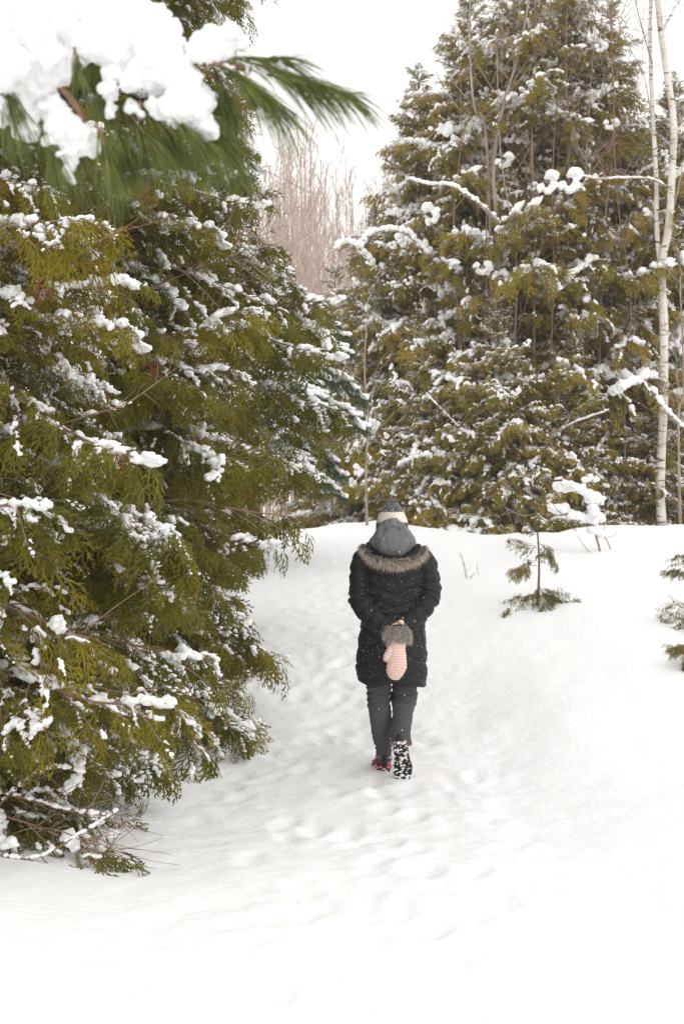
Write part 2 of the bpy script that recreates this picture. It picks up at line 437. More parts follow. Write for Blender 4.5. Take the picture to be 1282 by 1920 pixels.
def cedar(X, Y, H, prof, n, far, label, group, seed, zmin=.1, lean=0, snowp=.9, trunk_r=.07, cut=None):
    """prof: list of (height fraction, crown radius)"""
    r = np.random.RandomState(seed); z0 = gz(X, Y) - .05
    root = empty('cedar_tree', (X, Y, z0)); tag(root, label, 'tree', group)
    hz = np.linspace(0, H, 14)
    tk = np.stack([.03 * np.sin(hz * 1.1 + seed) + lean * hz, .03 * np.cos(hz * 1.3 + seed), hz], 1)
    mb = MB(); tube(mb, tk, np.linspace(trunk_r, .008, 14), 8); mb.build('trunk', M['bark'], root)
    pool = FAR if far else NEAR
    hf, rf = zip(*prof)
    n = min(int(n * 1.35), 290) if far else n
    for k in range(n):
        t = (k + r.rand()) / n; z = zmin + (H - zmin - .05) * t ** 1.05
        R = float(np.interp(z / H, hf, rf)) * (r.uniform(.5, 1.12) if far else r.uniform(.66, 1.08))
        az = k * 2.39996 + r.normal() * .35
        bx, by = np.interp(z, hz, tk[:, 0]), np.interp(z, hz, tk[:, 1])
        if cut and cut(X + bx + math.cos(az) * R, Y + by + math.sin(az) * R, z0 + z): continue
        me, sn = pool[r.randint(len(pool))]
        o = bpy.data.objects.new('bough', me); COL.objects.link(o); o.parent = root
        up = np.interp(z / H, [0, .25, .8, 1], [-.05, -.35, -.6, -1.0] if far else [.12, -.12, -.35, -.8]) + r.normal() * (.36 if far else .24)
        o.location = (bx, by, z); o.rotation_euler = (r.normal() * (.48 if far else .35), up, az)
        sc = max(R, .25); thick = min(1.35, max(.8, .95 / sc ** .4)) if not far else 1.15
        o.scale = (sc, sc * thick, sc * thick)
        if k % (10 if far else 8) == 3:         # leafless dead branch poking through the crown
            d = bpy.data.objects.new('bare_branch', BARE[r.randint(4)]); COL.objects.link(d); d.parent = root
            d.location = (bx, by, z + .1); d.rotation_euler = (r.rand() * 6, up + r.normal() * .3, az + .5); d.scale = (sc * 1.08,) * 3
        if r.rand() < snowp:
            s = bpy.data.objects.new('snow', sn); COL.objects.link(s); s.parent = o; s['kind'] = 'stuff'
    return root

LG = 'big cedars along the left of the path'
RG = 'cedars on the rise at the right of the path'
cedar(-2.05, 6.9, 6.4, [(0, 1.28), (.12, 1.42), (.35, 1.25), (.6, .95), (1, .1)], 190, False,
      'nearest and largest cedar, its lowest boughs on the snow at the lower left corner', LG, 1, .05)
cedar(-1.95, 9.4, 8.0, [(0, 1.45), (.08, 1.55), (.2, 1.78), (.36, 1.5), (.6, 1.38), (1, .1)], 285, False,
      'tall cedar leaning its boughs to the path just behind the nearest cedar', LG, 2, .1)
cedar(-1.9, 12.2, 9.0, [(0, .9), (.12, 1.3), (.2, 1.9), (.34, 1.75), (.42, 1.35), (.5, 1.02), (.62, 1.1), (1, .1)], 290, False,
      'tallest left cedar whose top shows beside the white gap of sky', LG, 3, .1)
cedar(-3.5, 8.6, 8.0, [(0, 1.2), (.3, 1.4), (.6, 1.2), (1, .1)], 150, False,
      'shaded cedar at the left edge behind the nearest cedar', LG, 4, .3)
cedar(-3.7, 11.6, 9.0, [(0, 1.2), (.3, 1.5), (.6, 1.3), (1, .1)], 150, False,
      'cedar deep in the left clump showing in its upper left gaps', LG, 5, .5)

R_ = [ # x px, Y, top py, radius profile, n, label
 (1010, 22.3, -120, [(0, 1.9), (.3, 2.0), (.6, 1.7), (.85, 1.1), (1, .2)], 210, 'tallest cedar of the right clump, its snowy top cut by the upper edge'),
 (880, 22.8, -10, [(0, 1.5), (.3, 1.8), (.6, 1.4), (.85, .8), (1, .15)], 180, 'tall cedar forming the left shoulder of the tallest right cedar'),
 (782, 23.2, 130, [(0, 1.5), (.3, 1.5), (.6, 1.05), (.85, .55), (1, .1)], 150, 'cedar with a pointed top beside the white sky gap, right side'),
 (700, 24.0, 390, [(0, 1.3), (.3, 1.2), (.6, .9), (.85, .5), (1, .1)], 120, 'leftmost low cedar of the right clump, above the walker\'s hat'),
 (625, 25.5, 500, [(0, 1.3), (.3, 1.2), (.6, .8), (1, .1)], 80, 'small dark cedar at the end of the path behind the left cedars'),
 (1140, 22.6, 10, [(0, 1.6), (.3, 1.8), (.6, 1.4), (.85, .7), (1, .15)], 170, 'broad cedar between the tallest right cedar and the birch'),
 (1260, 23.0, 150, [(0, 1.6), (.3, 1.7), (.6, 1.4), (1, .2)], 150, 'cedar behind the white birch at the right edge'),
 (1370, 23.0, 120, [(0, 1.5), (.3, 1.6), (.6, 1.2), (1, .2)], 70, 'cedar half cut off by the right edge behind the birch'),
 (935, 20.9, 560, [(0, 1.3), (.3, 1.15), (.6, .8), (1, .1)], 110, 'low cedar in front of the right clump, right above the small seedling'),
 (800, 21.6, 620, [(0, 1.1), (.3, 1.05), (.6, .7), (1, .1)], 90, 'low cedar in front of the right clump, just right of the walker\'s hat'),
 (1215, 21.4, 700, [(0, 1.1), (.3, .95), (.6, .6), (1, .1)], 80, 'low cedar whose boughs brush the foot of the white birch'),
 (1075, 21.0, 620, [(0, 1.2), (.3, 1.0), (.6, .7), (1, .1)], 90, 'low cedar in front of the right clump behind the snow-capped sapling'),
]
for i, (px, Y, ty, prof, n, lab) in enumerate(R_):
    X = (px - 641) / 2667 * Y; zt = CAM_H - (ty - 960) / 2667 * Y
    cedar(X, Y, zt - gz(X, Y), prof, n, True, lab, RG, 30 + i, .05, trunk_r=.09, snowp=.97)

# ------------------------------------------------------------------ bare trees
def bare(r, H, rad, nb, spread, curve=.02, up=.75, twigs=4, blen=.35, start=.3, seed_pts=None, n=6, minr=.003):
    """returns (trunk MB, list of branch MBs)"""
    m = 14; hz = np.linspace(0, 1, m)
    if seed_pts is not None: tk = interp_path(seed_pts, m)
    else: tk = np.stack([curve * H * np.sin(hz * r.uniform(2, 5) + r.rand() * 6) - curve * H * 0, curve * H * np.cos(hz * r.uniform(2, 5)), hz * H], 1); tk[:, :2] -= tk[0, :2]
    t = MB(); tube(t, tk, rad * (1 - hz * .9) ** .8 + minr * .6, n)
    out = []
    for k in range(nb):
        s = start + (1 - start) * (k + r.rand()) / nb; i = min(int(s * (m - 1)), m - 2); f = s * (m - 1) - i
        p = tk[i] * (1 - f) + tk[i + 1] * f; az = k * 2.4 + r.normal() * .4
        L = H * blen * (1.15 - s) * r.uniform(.6, 1.2)
        d = np.array([math.cos(az) * spread, math.sin(az) * spread, up]); d /= np.linalg.norm(d)
        q = np.linspace(0, 1, 7)[:, None]; side = r.normal(size=3) * .08 * L
        br = p + d * L * q + side * np.sin(q * 3) + np.array([0, 0, .18 * L]) * q ** 2
        b = MB(); br_r = max(minr, rad * (1 - s * .85) * .42)
        tube(b, br, np.linspace(br_r, minr * .7, 7), 4, 0, False)
        for w in range(twigs):
            u = .25 + .7 * (w + r.rand()) / twigs; ii = min(int(u * 6), 5); pp = br[ii] * (1 - (u * 6 - ii)) + br[ii + 1] * (u * 6 - ii)
            dd = d + r.normal(size=3) * .5; dd[2] += .25; dd /= np.linalg.norm(dd); ll = L * r.uniform(.2, .45)
            qq = np.linspace(0, 1, 4)[:, None]
            tube(b, pp + dd * ll * qq + np.array([0, 0, .1 * ll]) * qq ** 2, np.linspace(minr * .9, minr * .5, 4), 3, 0, False)
        out.append((b, br))
    return t, tk, out

def thing_from(name, base, data, mt, label, cat, group=None, bname='branch', parent_mat=None):
    root = empty(name, base); tag(root, label, cat, group)
    t, tk, out = data
    t.build('trunk', mt, root)
    for b, br in out: b.build(bname, mt, root)
    return root

def copy_tree(o, parent=None):
    c = o.copy(); COL.objects.link(c); c.parent = parent
    for ch in o.children: copy_tree(ch, c)
    return c

# far wood beyond the crest, pinkish brown, whips of aspen and maple
FG = 'bare trees of the hazy far wood behind the gap'
protos = []
for i in range(6):
    r = np.random.RandomState(300 + i)
    H = 10.5
    d = bare(r, H, .04, 15, .45, .012, 1.0, 9, .36, .12, minr=.009, n=5)
    protos.append(thing_from('bare_tree', (0, 0, 0), d, M['far_bark'], 'slender leafless tree in the pale brown wood behind the gap', 'tree', FG))
r = np.random.RandomState(77); used = [False] * 6
for k in range(110):
    Y = r.uniform(34, 62); px = r.uniform(400, 860)
    X = (px - 641) / 2667 * Y
    top = 385 + 40 * math.sin(px * .02) + r.uniform(-110, 110)
    zt = CAM_H - (top - 960) / 2667 * Y; z0 = gz(X, Y) - .1
    i = k % 6
    o = protos[i] if not used[i] else copy_tree(protos[i]); used[i] = True
    s = (zt - z0) / 10.5; o.location = (X, Y, z0); o.scale = (s, s, s); o.rotation_euler = (r.normal() * .03, r.normal() * .03, r.rand() * 6.28)

# leafless saplings standing before the right clump
def path_tree(name, pts, Y, rad, nb, seed, label, mt='grey_bark', spread=.8, up=.8, blen=.3, twigs=4, start=.3, group=None, minr=.004):
    w = np.array([P(x, y, Y + dy) for x, y, dy in pts]); base = w[0].copy(); base[2] = min(base[2], gz(base[0], base[1]) - .05)
    w[0] = base; loc = w - base; r = np.random.RandomState(seed)
    H = loc[-1, 2]
    d = bare(r, H, rad, nb, spread, seed_pts=loc, up=up, twigs=twigs, blen=blen, start=start, minr=minr)
    return thing_from(name, tuple(base), d, M[mt], label, 'tree', group)
SG = 'bare saplings in front of the right cedars'
path_tree('bare_tree', [(936, 1000, 0), (935, 600, 0), (932, 420, 0), (924, 320, 0), (942, 200, 0), (975, 90, 0), (1000, -60, 0)], 21.2, .044, 16, 1,
          'pale forked leafless tree standing before the tallest right cedar', group=SG, start=.55, blen=.26)
path_tree('bare_tree', [(928, 420, 0), (915, 300, .1), (888, 200, .1), (880, 60, .1), (884, -80, .1)], 21.2, .026, 8, 2,
          'thin pale stem rising left of the forked leafless tree', group=SG, start=.3, blen=.25)
path_tree('bare_tree', [(1003, 1000, 0), (1000, 700, 0), (1001, 450, 0), (996, 250, 0), (1003, 60, 0), (1000, -80, 0)], 21.3, .034, 18, 3,
          'straight brown leafless sapling right of the forked leafless tree', 'twig', group=SG, start=.35, blen=.26)
path_tree('bare_tree', [(1058, 1000, 0), (1064, 780, 0), (1062, 500, 0), (1066, 300, 0), (1060, 100, 0), (1066, -80, 0)], 21.3, .03, 18, 4,
          'straight brown leafless sapling midway between forked tree and birch', 'twig', group=SG, start=.3, blen=.26)
path_tree('bare_tree', [(1120, 980, 0), (1122, 700, 0), (1130, 450, 0), (1150, 250, 0), (1145, 80, 0), (1150, -60, 0)], 21.5, .026, 18, 5,
          'thin leafless sapling nearest the birch on its left', 'twig', group=SG, start=.35, blen=.28)
path_tree('bare_tree', [(688, 985, 0), (686, 880, 0), (690, 780, 0), (683, 690, 0), (690, 560, 0)], 19.6, .017, 10, 6,
          'thin bare sapling rising just left of the walker\'s hat', 'grey_bark', spread=1, up=.6, blen=.3, start=.35)
path_tree('bare_tree', [(852, 995, 0), (862, 700, 0), (850, 420, 0), (865, 250, 0), (858, 60, 0)], 21.6, .017, 14, 7,
          'thin leafless sapling on the left flank of the right cedars', 'twig', group=SG, start=.4, blen=.25)

for i, (x, Y, tp, lean, lab) in enumerate([
    (905, 20.0, 250, 14, 'very thin whip of a tree left of the pale forked tree'), (965, 19.9, 60, -22, 'very thin whip rising through the pale forked tree'),
    (1030, 20.0, 120, 12, 'very thin whip between the two straight brown saplings'), (1090, 20.1, 40, 16, 'very thin leaning whip right of the straight brown saplings'),
    (1178, 20.0, 200, -18, 'very thin whip crossing just left of the birch stems'), (1275, 17.8, 520, 6, 'thin bare sapling at the right edge beside the birch foot')]):
    path_tree('bare_tree', [(x, 1000, 0), (x - 5 + lean * .2, 780, 0), (x + 6 + lean * .1, (tp + 780) / 2 + 80, 0), (x + lean * .9 - 6, (tp + 780) / 2 - 120, 0), (x + lean * 1.6, tp, 0)], Y + (1.1 if i < 5 else 0), .016, 22, 40 + i, lab, ('twig', 'grey_bark')[i % 2], group=SG, start=.3, blen=.24, minr=.0035)

# white birch with two stems
def snow_on(points, R, name, parent, voxel=.012, r=None, gap=.0):
    r = r or np.random.RandomState(1); bl = []
    pts = interp_path(points, 60); acc = 0
    for k in range(59):
        seg = np.linalg.norm(pts[k + 1] - pts[k]); acc += seg
        if acc > R * .5:
            acc = 0
            if r.rand() < gap: continue
            q = R * r.uniform(.6, 1.15)
            bl.append((pts[k][0] + r.normal() * R * .15, pts[k][1] + r.normal() * R * .15, pts[k][2] + q * .55, q * 1.2, q * .9, q * .8, r.rand()))
    me = snow_mesh(name, bl, voxel, .5, 30, 2); return link(name, me, parent, [M['snow']])

def birch():
    Y = 20.8; base = P(1242, 975, Y); base[2] = gz(base[0], base[1]) - .05
    root = empty('birch_tree', tuple(base)); tag(root, 'white birch with two pale stems and dark bark marks near the right edge', 'tree')
    def pl(pts): return interp_path([P(x, y, Y + dy) - base for x, y, dy in pts], 40)
    s1 = pl([(1240, 985, 0), (1237, 900, 0), (1243, 760, 0), (1244, 620, 0), (1240, 500, 0), (1252, 430, 0), (1258, 340, 0), (1262, 230, 0), (1248, 130, 0), (1236, 40, 0), (1226, -80, 0)])
    s2 = pl([(1241, 520, .05), (1231, 440, .12), (1229, 330, .15), (1222, 200, .15), (1218, 60, .15), (1222, -80, .15)])
    for s, a, b in ((s1, .070, .042), (s2, .038, .028)):
        mb = MB(); tube(mb, s, np.linspace(a, b, 40) * (1 + .05 * np.sin(np.arange(40) * 1.7)), 14); mb.build('trunk', M['birch'], root)
    brs = [([(1250, 350, 0), (1215, 335, 0), (1160, 334, -.1), (1120, 336, -.1), (1082, 328, -.2)], .018, True),
           ([(1240, 60, 0), (1262, 20, 0), (1290, -20, .2)], .028, False),
           ([(1262, 250, 0), (1285, 225, .1), (1310, 180, .3)], .02, False),
           ([(1222, 120, 0), (1205, 60, -.2), (1190, 0, -.3), (1180, -60, -.4)], .012, False),
           ([(1220, 220, 0), (1205, 140, -.2), (1165, 60, -.3), (1155, 0, -.4)], .009, False),
           ([(1255, 420, 0), (1275, 330, .1), (1290, 250, .3)], .012, False),
           ([(1242, 760, 0), (1262, 790, -.5), (1290, 800, -.8)], .012, False)]
    r = np.random.RandomState(8)
    for pts, rad, sn in brs:
        w = interp_path([P(x, y, Y + dy) - base for x, y, dy in pts], 16); mb = MB()
        tube(mb, w, np.linspace(rad, rad * .35, 16), 6)
        for k in range(16):
            i = r.randint(4, 15); d = r.normal(size=3); d[2] = abs(d[2]) + .3; d /= np.linalg.norm(d); L = r.uniform(.2, .9)
            q = np.linspace(0, 1, 5)[:, None]; tube(mb, w[i] + d * L * q + r.normal(size=3) * .03 * q ** 2, np.linspace(.005, .003, 5), 3, 0, False)
        b = mb.build('branch', M['grey_bark'] if rad < .02 else M['birch'], root)
        if sn: snow_on(w[1:], .028, 'snow', b, .01, r)
birch()

# fallen grey limb and other snow-laden sticks caught in the right clump
def limb(pts, Y, rad, R, label, seed, name='dead_branch', gap=0.0, tw=8):
    w = np.array([P(x, y, Y + dy) for x, y, dy in pts]); base = w[0]
    root = empty(name, tuple(base)); tag(root, label, 'branch')
    w = interp_path(w - base, 24); mb = MB(); tube(mb, w, np.linspace(rad, rad * .35, 24), 7); r = np.random.RandomState(seed)
    for k in range(tw):
        i = r.randint(4, 23); d = r.normal(size=3); d /= np.linalg.norm(d); L = r.uniform(.15, .5)
        q = np.linspace(0, 1, 5)[:, None]; tube(mb, w[i] + d * L * q, np.linspace(.006, .003, 5), 3, 0, False)
    mb.build('wood', M['grey_bark'], root); snow_on(w, R, 'snow', root, R * .3, r, gap)
limb([(935, 420, .3), (905, 388, 0), (880, 368, 0), (845, 348, 0), (805, 346, 0), (768, 336, 0)], 20.6, .03, .045, 'long dead branch slanting through the upper left of the right cedars', 4)
limb([(800, 480, .3), (765, 440, 0), (735, 432, 0), (700, 436, 0), (680, 452, -.1), (672, 468, -.1)], 21.2, .03, .07, 'snow-heavy arching bough at the left shoulder of the right cedars', 5)
limb([(700, 500, .3), (670, 462, 0), (645, 455, 0), (630, 470, 0)], 22, .02, .07, 'short bough loaded with snow beside the far brown wood', 6)
limb([(1300, 815, 0), (1270, 790, 0), (1240, 757, 0), (1224, 728, 0)], 16.5, .014, .035, 'slanting snow-covered stick crossing before the birch trunk', 7)
limb([(930, 870, .2), (890, 830, 0), (850, 790, 0), (800, 740, 0)], 20.6, .011, .02, 'snowy stick slanting up to the left in the middle cedars', 8)
limb([(1030, 820, .2), (1070, 795, 0), (1110, 780, 0), (1140, 770, 0)], 20.5, .012, .028, 'level snowy stick low among the cedars left of the birch', 9)

# ------------------------------------------------------------------ saplings and seedlings on the right bank
def snow_sapling():
    Y = 15.2; b = P(1128, 1052, Y); b[2] = gz(b[0], b[1]) - .03; off = P(1128, 1052, Y)[2] - b[2]
    root = empty('sapling', tuple(b)); tag(root, 'leafless sapling carrying big flat pads of snow on the right bank', 'sapling')
    def W(pts): return np.array([P(x, y, Y + dy) - b for x, y, dy in pts])
    stems = [([(1128, 1055, 0), (1121, 1020, 0), (1112, 990, 0), (1108, 960, 0), (1100, 920, 0), (1112, 880, 0)], .014),
             ([(1150, 1045, .1), (1140, 1020, .1), (1130, 1000, .1), (1134, 985, .1)], .009),
             ([(1123, 1038, 0), (1105, 1035, 0), (1092, 1020, 0), (1082, 1004, 0)], .006),
             ([(1110, 985, 0), (1080, 975, 0), (1050, 962, -.1), (1036, 945, -.1)], .008),
             ([(1104, 940, 0), (1085, 920, 0), (1065, 910, 0), (1044, 906, -.1)], .008),
             ([(1108, 965, 0), (1122, 950, 0), (1132, 925, 0)], .006),
             ([(1132, 1010, .1), (1150, 1004, .1), (1156, 998, .1)], .004)]
    for i, (pts, rad) in enumerate(stems):
        mb = MB(); tube(mb, interp_path(W(pts), 12), np.linspace(rad, rad * .4, 12), 6); mb.build('stem', M['grey_bark'], root)
    r = np.random.RandomState(12)
    for pts in ([(1046, 912), (1062, 910), (1078, 914), (1092, 922), (1106, 934), (1120, 938), (1112, 930)], [(1040, 950), (1054, 956), (1068, 966), (1082, 970), (1098, 972)], [(1118, 958), (1120, 970)], [(1112, 992), (1122, 998)], [(1108, 895)]):
        bl = []
        for k, (x, y) in enumerate(pts):
            p = P(x, y, Y) - b
            for z in range(5): R = r.uniform(.03, .06); bl.append((p[0] + r.normal() * .03, p[1] + r.normal() * .04, p[2] + r.normal() * .02, R * 1.3, R * 1.2, R * .85, r.rand() * 3))
        link('snow', snow_mesh('snow', bl, .014, .5, 25, 2), root, [M['snow']])
snow_sapling()

def seedling(px, py, Y, H, specs, label, seed, n_near=True):
    b = P(px, py, Y); b[2] = gz(b[0], b[1]) - .04
    root = empty('cedar_seedling', tuple(b)); tag(root, label, 'small tree')
    hz = np.linspace(0, H, 10); mb = MB()
    tube(mb, np.stack([.02 * np.sin(hz * 4), 0 * hz, hz], 1), np.linspace(.014, .004, 10), 6); mb.build('trunk', M['bark'], root)
    r = np.random.RandomState(seed)
    for (z, az, L, pitch, sn) in specs:
        me, s_ = NEAR[r.randint(len(NEAR))]
        o = bpy.data.objects.new('bough', me); COL.objects.link(o); o.parent = root
        o.location = (0, 0, z + r.normal() * .02); o.rotation_euler = (r.normal() * .45, pitch + .05 + r.normal() * .22, az + r.normal() * .25); L *= r.uniform(.85, 1.2); o.scale = (L * 1.1, L * 1.35, L * 1.2)
        if sn: s = bpy.data.objects.new('snow', s_); COL.objects.link(s); s.parent = o
seedling(1006, 1135, 13.0, .98, [(.13, 3.3, .45, .0, 1), (.12, 2.6, .42, .1, 1), (.15, .1, .27, -.1, 1), (.16, -.5, .25, -.1, 1), (.2, -1.6, .26, .2, 0), (.42, 3.4, .30, -.1, 0), (.45, 2.2, .25, 0, 0),
         (.48, -1.4, .18, 0, 0), (.58, 3.1, .26, -.3, 0), (.6, .3, .22, -.2, 1), (.7, 3.6, .12, -.4, 0), (.78, .1, .28, -.1, 1), (.85, -2, .2, -.3, 1), (.92, 1, .16, -.9, 0)],
         'small sparse cedar seedling standing alone in the snow right of the walker', 3)
seedling(1300, 1130, 12.2, .75, [(.12, 3.2, .36, -.1, 1), (.1, 2.5, .36, .05, 1), (.15, 4.0, .34, 0, 1), (.2, 3.0, .3, -.2, 1), (.18, .3, .3, 0, 1), (.22, 1.4, .3, 0, 1), (.5, 3.1, .26, -.3, 0), (.55, 3.6, .22, -.4, 0), (.62, .2, .2, -.5, 0)],
         'young cedar half buried in snow at the right edge beyond the seedling', 4)
seedling(1310, 1235, 11.0, .3, [(.1, 3.1, .26, -.1, 0), (.12, 3.5, .22, -.3, 0), (.16, 2.8, .2, -.5, 0), (.1, .1, .2, -.2, 0)],
         'tiny cedar tip poking out of the snow at the right edge', 6)
seedling(395, 1225, 11.2, .55, [(.12, -.2, .55, -.15, 1), (.15, .15, .5, -.25, 0), (.2, -.6, .4, -.3, 1), (.22, .5, .35, -.2, 0), (.1, -1.2, .35, -.1, 1)],
         'low sprawling cedar sprig at the edge of the path under the left cedars', 7)

def grass_twigs(px, py, Y, n, h, label, seed):
    b = P(px, py, Y); b[2] = gz(b[0], b[1]) - .03; r = np.random.RandomState(seed)
    root = empty('bare_twig_clump', tuple(b)); tag(root, label, 'twigs')
    for k in range(n):
        d = np.array([r.normal() * .35, r.normal() * .2, 1]); L = h * r.uniform(.6, 1.1); q = np.linspace(0, 1, 7)[:, None]
        mb = MB(); s0 = np.array([r.normal() * .05, r.normal() * .03, 0]); w = s0 + d * L * q + r.normal(size=3) * .06 * q ** 2
        tube(mb, w, np.linspace(.0035, .0015, 7), 4)
        for t in range(2):
            i = r.randint(2, 6); e = d * .6 + r.normal(size=3) * .4; tube(mb, w[i] + e * L * .3 * np.linspace(0, 1, 3)[:, None], [.002, .0015, .001], 3, 0, False)
        mb.build('twig', M['twig'], root)
grass_twigs(884, 1068, 14.5, 4, .26, 'thin bare twigs poking out of the snow left of the seedling', 1)
grass_twigs(798, 1018, 15.5, 3, .22, 'short bare twigs in the snow beside the walker\'s right shoulder', 2)

# dead twigs under and in front of the nearest cedar
def low_twigs():
    r = np.random.RandomState(31)
    specs = [([(-40, 1640, .1), (60, 1610, 0), (140, 1570, 0), (220, 1520, .1)], .006, 'long reddish twig lying on the snow under the nearest cedar'),
             ([(130, 1660, 0), (150, 1640, 0), (205, 1590, .1), (215, 1560, .2)], .003, 'thin brown twig sticking out of the snow at the lower left'),
             ([(-20, 1480, .3), (60, 1500, .2), (130, 1520, .1), (200, 1530, 0)], .008, 'dead grey-brown branch low under the nearest cedar'),
             ([(-20, 1530, .3), (40, 1470, .2), (100, 1440, .1), (160, 1450, 0)], .006, 'dead arching branch near the left edge under the nearest cedar'),
             ([(-20, 1590, .2), (50, 1555, .2), (120, 1560, .1), (190, 1600, 0)], .005, 'dead drooping branch just above the snow at the left edge')]
    for pts, rad, lab in specs:
        w = np.array([P(x, y, 6.1 + dy) for x, y, dy in pts]); w[:, 2] = np.maximum(w[:, 2], [gz(p[0], p[1]) + .01 for p in w])
        b = w[0].copy(); root = empty('fallen_twig' if rad < .007 else 'dead_branch', tuple(b)); tag(root, lab, 'twig')
        w = interp_path(w - b, 16); mb = MB(); tube(mb, w, np.linspace(rad, rad * .4, 16), 6); mb.build('stick', M['twig'], root)
        for k in range(9):
            i = r.randint(3, 15); d = np.array([r.uniform(.2, 1), r.normal() * .4, r.normal() * .45]); d /= np.linalg.norm(d); L = r.uniform(.08, .3)
            q = np.linspace(0, 1, 6)[:, None]; t = MB(); tube(t, w[i] + d * L * q + r.normal(size=3) * .04 * q ** 2, np.linspace(rad * .5, .001, 6), 4, 0, False); t.build('side_twig', M['twig'], root)
        if rad > .0055: snow_on(w, .014, 'snow', root, .005, r, .35)
low_twigs()
# bare orange-brown shoots among the left cedars
for i, (pts, Y, lab) in enumerate([
    ([(90, 560, .5), (125, 500, .2), (180, 455, 0), (240, 425, 0)], 6.2, 'bright orange bare shoot in the upper part of the nearest cedar'),
    ([(100, 800, .5), (180, 775, .2), (240, 755, 0), (330, 690, 0)], 6.2, 'thin orange-brown shoot at middle height of the nearest cedar'),
    ([(50, 1300, .5), (120, 1220, .2), (200, 1150, 0), (300, 1080, 0)], 6.3, 'long straight brown twig low in the nearest cedar')]):
    w = np.array([P(x, y, Y - .2 + dy) for x, y, dy in pts]); b = w[0].copy(); root = empty('bare_shoot', tuple(b)); tag(root, lab, 'twig')
    w = interp_path(w - b, 14); mb = MB(); tube(mb, w, np.linspace(.0045, .0016, 14), 6); r = np.random.RandomState(60 + i)
    for k in range(7):
        j = r.randint(3, 13); d = (w[j + 1] - w[j]); d /= np.linalg.norm(d); d = d + r.normal(size=3) * .5; tube(mb, w[j] + d * r.uniform(.05, .14) * np.linspace(0, 1, 4)[:, None], [.002, .0016, .0012, .001], 3, 0, False)
    mb.build('stem', M['orange_twig'] if i < 1 else M['twig'], root)

# ------------------------------------------------------------------ pines
def needles(mb, p0, p1, count, L, w, r, cone=.7, sag=.35, matn=0):
    """tufted long needles along a shoot from p0 to p1"""
    p0, p1 = np.asarray(p0), np.asarray(p1); ax = p1 - p0; al = np.linalg.norm(ax); ax = ax / al
    t = r.rand(count) ** .7; base = p0 + (p1 - p0) * t[:, None]
    d = r.normal(size=(count, 3)); d -= (d @ ax)[:, None] * ax; d /= np.linalg.norm(d, axis=1)[:, None]
    c = r.uniform(.15, cone, count)[:, None]; d = ax * np.cos(c) + d * np.sin(c)
    l = (L * r.uniform(.7, 1.1, count))[:, None]
    side = np.cross(d, r.normal(size=(count, 3))); side /= np.linalg.norm(side, axis=1)[:, None]
    g = np.array([0, 0, -1.]); rows = []
    for k, ww in ((0, 1), (.35, 1), (.7, .8), (1, .15)):
        c0 = base + d * l * k + g * sag * l * k * k; rows += [c0 + side * w * ww, c0 - side * w * ww]
    v = np.stack(rows, 1).reshape(-1, 3)
    i = np.arange(count)[:, None] * 8
    q = np.concatenate([i + np.array([a, a + 1, a + 3, a + 2]) for a in (0, 2, 4)])
    mb.add(v, None, q, matn)

